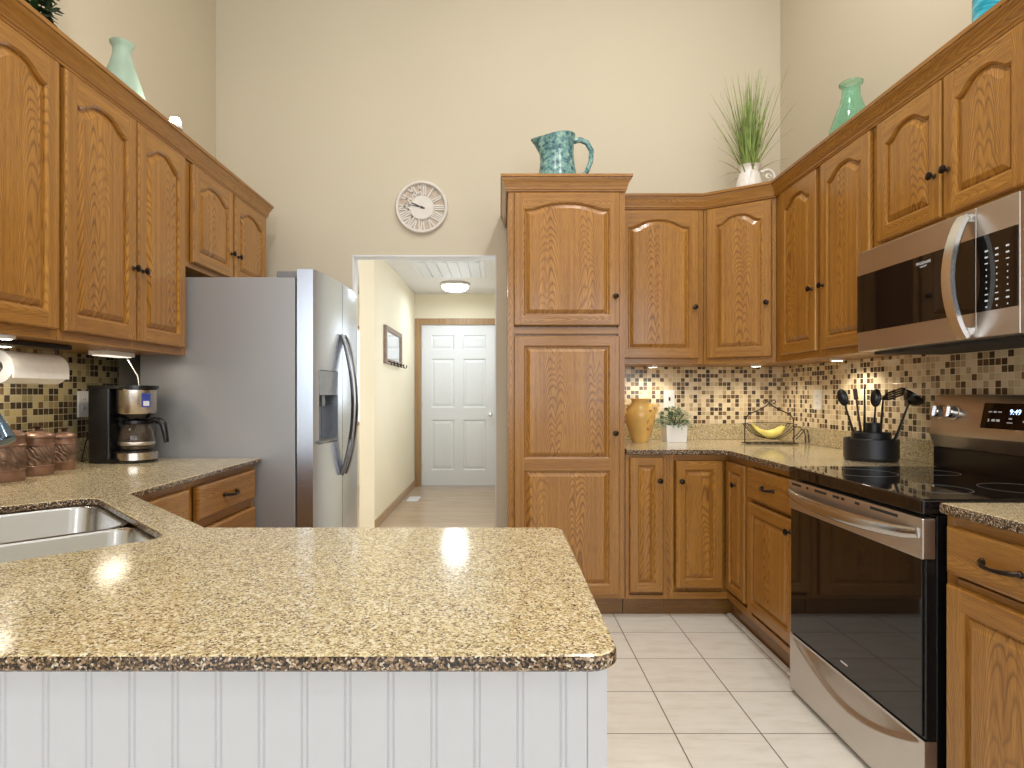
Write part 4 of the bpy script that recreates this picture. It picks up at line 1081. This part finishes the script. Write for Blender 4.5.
# ivy on the left
t = thing('ivy_plant', 'dark green ivy trailing on the left cabinets at the top left corner', 'plant', (-1.605, 2.02, TOP))
m = MB(); m.lathe([(0, 0), (.05, 0), (.07, .10), (.066, .10), (.05, .008)], seg=24); m.obj('pot', plain('dark_basket', srgb(70, 54, 40), .8), t, smooth=50)
m = MB(); rnd = random.Random(11)
for i in range(560):
    a = rnd.uniform(0, 2*PI); r = .068*rnd.random()**.5; z = .10+rnd.uniform(-.03, .37)*(1-.25*r/.2)
    p = Vector((r*math.cos(a)*.9, r*math.sin(a)*1.1, max(.03, z)))
    m.leaf(p, (rnd.gauss(0, 1), rnd.gauss(0, 1), rnd.uniform(-.6, .5)), rnd.uniform(.022, .042), rnd.uniform(.016, .028), .006, n=3)
m.obj('foliage', IVY, t, merge=False)
m = MB()
for i in range(14):
    a = rnd.uniform(0, 2*PI); m.tube([(0, 0, .09), (.03*math.cos(a), .03*math.sin(a), .20), (.07*math.cos(a), .08*math.sin(a), .26+rnd.uniform(-.06, .1))], .002, 5)
m.obj('stems', IVY, t, merge=False)

# ---------------------------------------------------------------- right counter
t = thing('ceramic_vase', 'yellow glazed urn vase beside the pantry', 'vase', (.868, 3.66, zt))
m = MB(); prof = [(0, 0), (.046, 0), (.050, .008), (.066, .05), (.084, .11), (.092, .16), (.088, .20), (.068, .230), (.054, .242), (.050, .250), (.056, .262), (.060, .268)]
m.lathe(prof+[(r-.007, z) for r, z in prof[::-1][:-1]]+[(0, .01)], seg=48); m.obj('body', YEL, t, smooth=60)
for s in (-1, 1):
    m = MB(); m.tube([(s*.060, -.02, .230), (s*.094, -.02, .226), (s*.100, -.02, .200), (s*.089, -.02, .175)], [.006, .007, .007, .006], 10); m.obj('handle', YEL, t, smooth=60)
m = MB(); rnd = random.Random(5)
for i in range(16):
    u = rnd.uniform(0, 1); a = -PI/2+.35+rnd.uniform(-.12, .28); z = .08+.12*u; rr = .086 if z > .12 else .078
    m.sphere((rr*math.cos(a), rr*math.sin(a), z), rnd.uniform(.005, .010), 8, sc=(1, .6, 1))
m.obj('grape_relief', plain('relief_glaze', srgb(176, 116, 62), .3, var=.2), t, smooth=60, merge=False)
t = thing('potted_sage', 'small grey green leafy plant in a square white pot below the light switch', 'plant', (1.083, 3.68, zt))
m = MB(); R = lambda s, z: [(-s, -s, z), (s, -s, z), (s, s, z), (-s, s, z)]
m.loft([R(.060, 0), R(.064, .102), R(.060, .104), R(.056, .102), R(.056, .085)], cap1=True); m.obj('pot', PLATE, t, bevel=.003)
m = MB(); rnd = random.Random(9)
for i in range(620):
    a = rnd.uniform(0, 2*PI); e = rnd.uniform(-.3, 1.4); r = rnd.uniform(.05, .112)
    p = Vector((r*math.cos(a)*math.cos(e)*1.0, r*math.sin(a)*math.cos(e)*.9, .118+r*.85*math.sin(e)))
    m.leaf(p, (math.cos(a)+rnd.gauss(0, .5), math.sin(a)+rnd.gauss(0, .5), math.sin(e)+rnd.gauss(0, .5)), rnd.uniform(.014, .028), rnd.uniform(.006, .010), .004, n=3)
m.obj('foliage', SAGE, t, merge=False)
m = MB()
for i in range(40):
    a = rnd.uniform(0, 2*PI); e = rnd.uniform(.0, 1.4); m.tube([(0, 0, .085), (.10*math.cos(a)*math.cos(e), .09*math.sin(a)*math.cos(e), .115+.075*math.sin(e))], .0012, 4)
m.obj('stems', IVY, t, merge=False)
# wire basket with bananas
t = thing('wire_basket', 'dark scrolled wire fruit basket in the right counter corner', 'basket', (1.595, 3.50, zt))
wr = .0035
m = MB(); m.tube([(-.14, -.06, .006), (.14, -.06, .006), (.14, .06, .006), (-.14, .06, .006), (-.14, -.06, .006)], wr, 6)
for i in range(7): x = -.12+.04*i; m.tube([(x, -.06, .006), (x, .06, .006)], .002, 5)
m.obj('base', BRONZE, t, merge=False)
m = MB()
m.tube([(-.145, 0, .004), (-.146, 0, .08), (-.142, 0, .15), (-.12, 0, .178), (-.07, 0, .198), (-.02, 0, .225), (.012, 0, .255), (.03, 0, .262), (.038, 0, .25), (.03, 0, .238), (.02, 0, .245)], wr, 8)
m.tube([(.145, 0, .004), (.146, 0, .08), (.142, 0, .15), (.12, 0, .178), (.07, 0, .198), (.02, 0, .225), (-.012, 0, .255), (-.03, 0, .262), (-.038, 0, .25), (-.03, 0, .238), (-.02, 0, .245)], wr, 8)
m.obj('arched_handle', BRONZE, t, smooth=60, merge=False)
m = MB()
for q in (-.055, -.02, .02, .055):
    m.tube([(-.135+.27*i/12, q, .032+.085*((i-6)/6)**2) for i in range(13)], .0024, 6)
for sx in (-.135, .135): m.tube([(sx, -.058, .117), (sx, 0, .121), (sx, .058, .117)], .003, 6)
m.tube([(-.144, 0, .121), (-.10, .06, .123), (.10, .06, .123), (.144, 0, .121)], .0022, 6)
m.obj('wire_sling', BRONZE, t, smooth=60, merge=False)
m = MB()
for s in (-1, 1): m.tube([(.146, s*.02, .03), (.17, s*.02, .05), (.20, s*.02, .085), (.215, s*.02, .085), (.222, s*.02, .05), (.224, s*.02, .004)], .0028, 6)
m.tube([(.146, 0, .10), (.18, -.0, .10), (.20, 0, .08)], .0028, 6)
m.obj('scroll_end', BRONZE, t, smooth=60, merge=False)
def banana(label, loc, rz, tilt=0):
    m = MB(); pts = []; rr = []
    for i in range(13):
        u = i/12; a = -1.0+2.0*u; pts.append((.11*math.sin(a), 0, .11-.11*math.cos(a))); rr.append(.021*math.sin(PI*min(1, max(.0, u*.88+.08)))**.5)
    rr[0] = .005; rr[-1] = .004; pts.insert(0, (pts[0][0]-.008, 0, pts[0][2]+.018)); rr.insert(0, .0045)
    m.tube(pts, rr, 8); o = m.obj('banana', BANANA, None, loc, (tilt, 0, rz), smooth=50); tag(o, label, 'banana', 'bananas in the wire basket')
banana('front banana in the wire basket', (1.585, 3.472, zt+.058), .05, -.1)
banana('rear banana in the wire basket', (1.590, 3.520, zt+.060), .10, .12)
# utensil caddy
cx, cy = 1.66, 2.645
t = thing('utensil_caddy', 'round tiered black utensil caddy on the counter left of the range', 'caddy', (cx, cy, zt))
m = MB(); m.lathe([(.102, 0), (.104, .004), (.105, .012), (.108, .014), (.108, .096), (.105, .099), (.101, .096), (.101, .02), (0, .02)], seg=56); m.obj('outer_tub', BLKM, t, smooth=40)
m = MB(); m.lathe([(.078, .0205), (.078, .124), (.075, .127), (.071, .124), (.071, .03), (0, .03)], seg=48); m.obj('middle_tier', BLKM, t, smooth=40)
m = MB(); m.lathe([(.030, .0305), (.030, .166), (.027, .168), (.024, .166), (.024, .05), (0, .05)], c=(.010, -.0, 0), seg=32); m.obj('center_cup', BLKM, t, smooth=40)
def utensil(name, label, base, tip, head, mat=BLACK, hw=.03, hl=.08, steel=False):
    """base/tip: offsets from the caddy centre"""
    b = Vector(base); e = Vector(tip); d = (e-b).normalized()
    if head == 'spoon': e = e-d*hl*.42
    if head == 'ladle': e = e-d*hw*.45
    o = thing(name, label, 'utensil', (cx+b.x, cy+b.y, zt+b.z))
    E = e-b; m = MB(); m.tube([(0, 0, 0), E*.5, E], [.009, .007, .0045], 8, flat=.7); m.obj('handle', STEEL if steel else mat, o, smooth=60)
    view = Vector((-(cx+b.x), -(cy+b.y), 0)).normalized(); s = d.cross(view).normalized(); nrm = s.cross(d).normalized()
    B = Matrix((s, nrm, d)).transposed().to_4x4(); m = MB()
    if head == 'spoon':
        m.sphere((0, 0, 0), 1, 20, sc=(hw/2, .006, hl/2), M=Matrix.Translation(E+d*hl*.42) @ B)
        m.sphere((0, 0, 0), 1, 16, sc=(hw*.36, .0072, hl*.38), M=Matrix.Translation(E+d*hl*.44+nrm*.001) @ B)
    elif head == 'slotted':
        M = Matrix.Translation(E) @ B; h = hl
        for x in (-.42, -.14, .14, .42): m.box((x-.08)*hw, (x+.08)*hw, -.002, .002, h*.18, h*.88, M=M)
        m.box(-hw/2, hw/2, -.002, .002, h*.86, h, M=M); m.prism([(0, 0)]*0 or [(-hw/2, -.002), (hw/2, -.002), (hw/2, .002), (-hw/2, .002)], 0, 0.0) if False else None
        m.loft([[M @ Vector(p) for p in ((-.005, -.003, -.004), (.005, -.003, -.004), (.005, .003, -.004), (-.005, .003, -.004))], [M @ Vector(p) for p in ((-hw/2, -.002, h*.2), (hw/2, -.002, h*.2), (hw/2, .002, h*.2), (-hw/2, .002, h*.2))]])
    elif head == 'thin':
        m.tube([E, E+d*hl], [.004, .0025], 8)
    elif head == 'brush':
        M = Matrix.Translation(E) @ B; m.box(-hw/2, hw/2, -.005, .005, 0, hl, M=M)
    elif head == 'ladle':
        r = hw/2; Q = Matrix.Translation(E+d*r*.55+Vector((.012, -.006, .0))) @ Matrix.Rotation(.5, 4, 'Y') @ Matrix.Rotation(.55, 4, 'X')
        m.lathe([(.0, -r), (r*.5, -r*.87), (r*.85, -r*.5), (r, 0), (r*.93, 0), (r*.78, -r*.45), (r*.45, -r*.78), (0, -r*.9)], M=Q, seg=28, cap0=False, cap1=False)
    elif head == 'turner':
        # head bends forward to the right: wide slotted paddle seen edge-on tilted
        dr = Vector((.93, -.10, .36)).normalized(); up = Vector((-.30, -.25, .92)).normalized(); nn = dr.cross(up).normalized()
        B2 = Matrix((up, nn, dr)).transposed().to_4x4(); M = Matrix.Translation(E) @ B2
        m.loft([[M @ Vector(p) for p in ((-.006, -.003, -.004), (.006, -.003, -.004), (.006, .003, -.004), (-.006, .003, -.004))], [M @ Vector(p) for p in ((-hw*.4, -.003, .02), (hw*.5, -.003, .02), (hw*.5, .003, .02), (-hw*.4, .003, .02))]])
        for x in (-.33, -.08, .17, .42): m.box((x-.07)*hw, (x+.07)*hw, -.003, .003, .02, hl*.85, M=M)
        m.loft([[M @ Vector(p) for p in ((-hw*.4, -.003, hl*.83), (hw*.5, -.003, hl*.83), (hw*.5, .003, hl*.83), (-hw*.4, .003, hl*.83))], [M @ Vector(p) for p in ((-hw*.15, -.003, hl), (hw*.3, -.003, hl), (hw*.3, .003, hl), (-hw*.15, .003, hl))]])
    m.obj('head', mat, o, smooth=50, merge=False)
utensil('slotted_spoon', 'slotted black spoon leaning left in the caddy', (-.035, .030, .04), (-.094, .055, .280), 'spoon', hw=.043, hl=.080)
utensil('pastry_brush', 'brown handled brush standing in the utensil caddy', (.000, .055, .04), (-.008, .095, .270), 'brush', mat=plain('brown_wood_tool', srgb(74, 48, 34), .5), hw=.018, hl=.05)
utensil('spatula', 'thin upright spatula seen edge-on in the caddy', (-.050, -.035, .04), (-.056, -.045, .265), 'thin', hl=.06)
utensil('serving_spoon', 'solid black serving spoon in the centre cup of the caddy', (.010, 0, .06), (.022, .0, .278), 'spoon', hw=.043, hl=.082)
utensil('slotted_turner', 'slotted black turner bending right above the caddy', (.050, .020, .04), (.084, .045, .275), 'turner', hw=.042, hl=.105)
utensil('ladle', 'large black ladle leaning right in the utensil caddy', (.030, -.080, .03), (.104, -.120, .302), 'ladle', hw=.088)
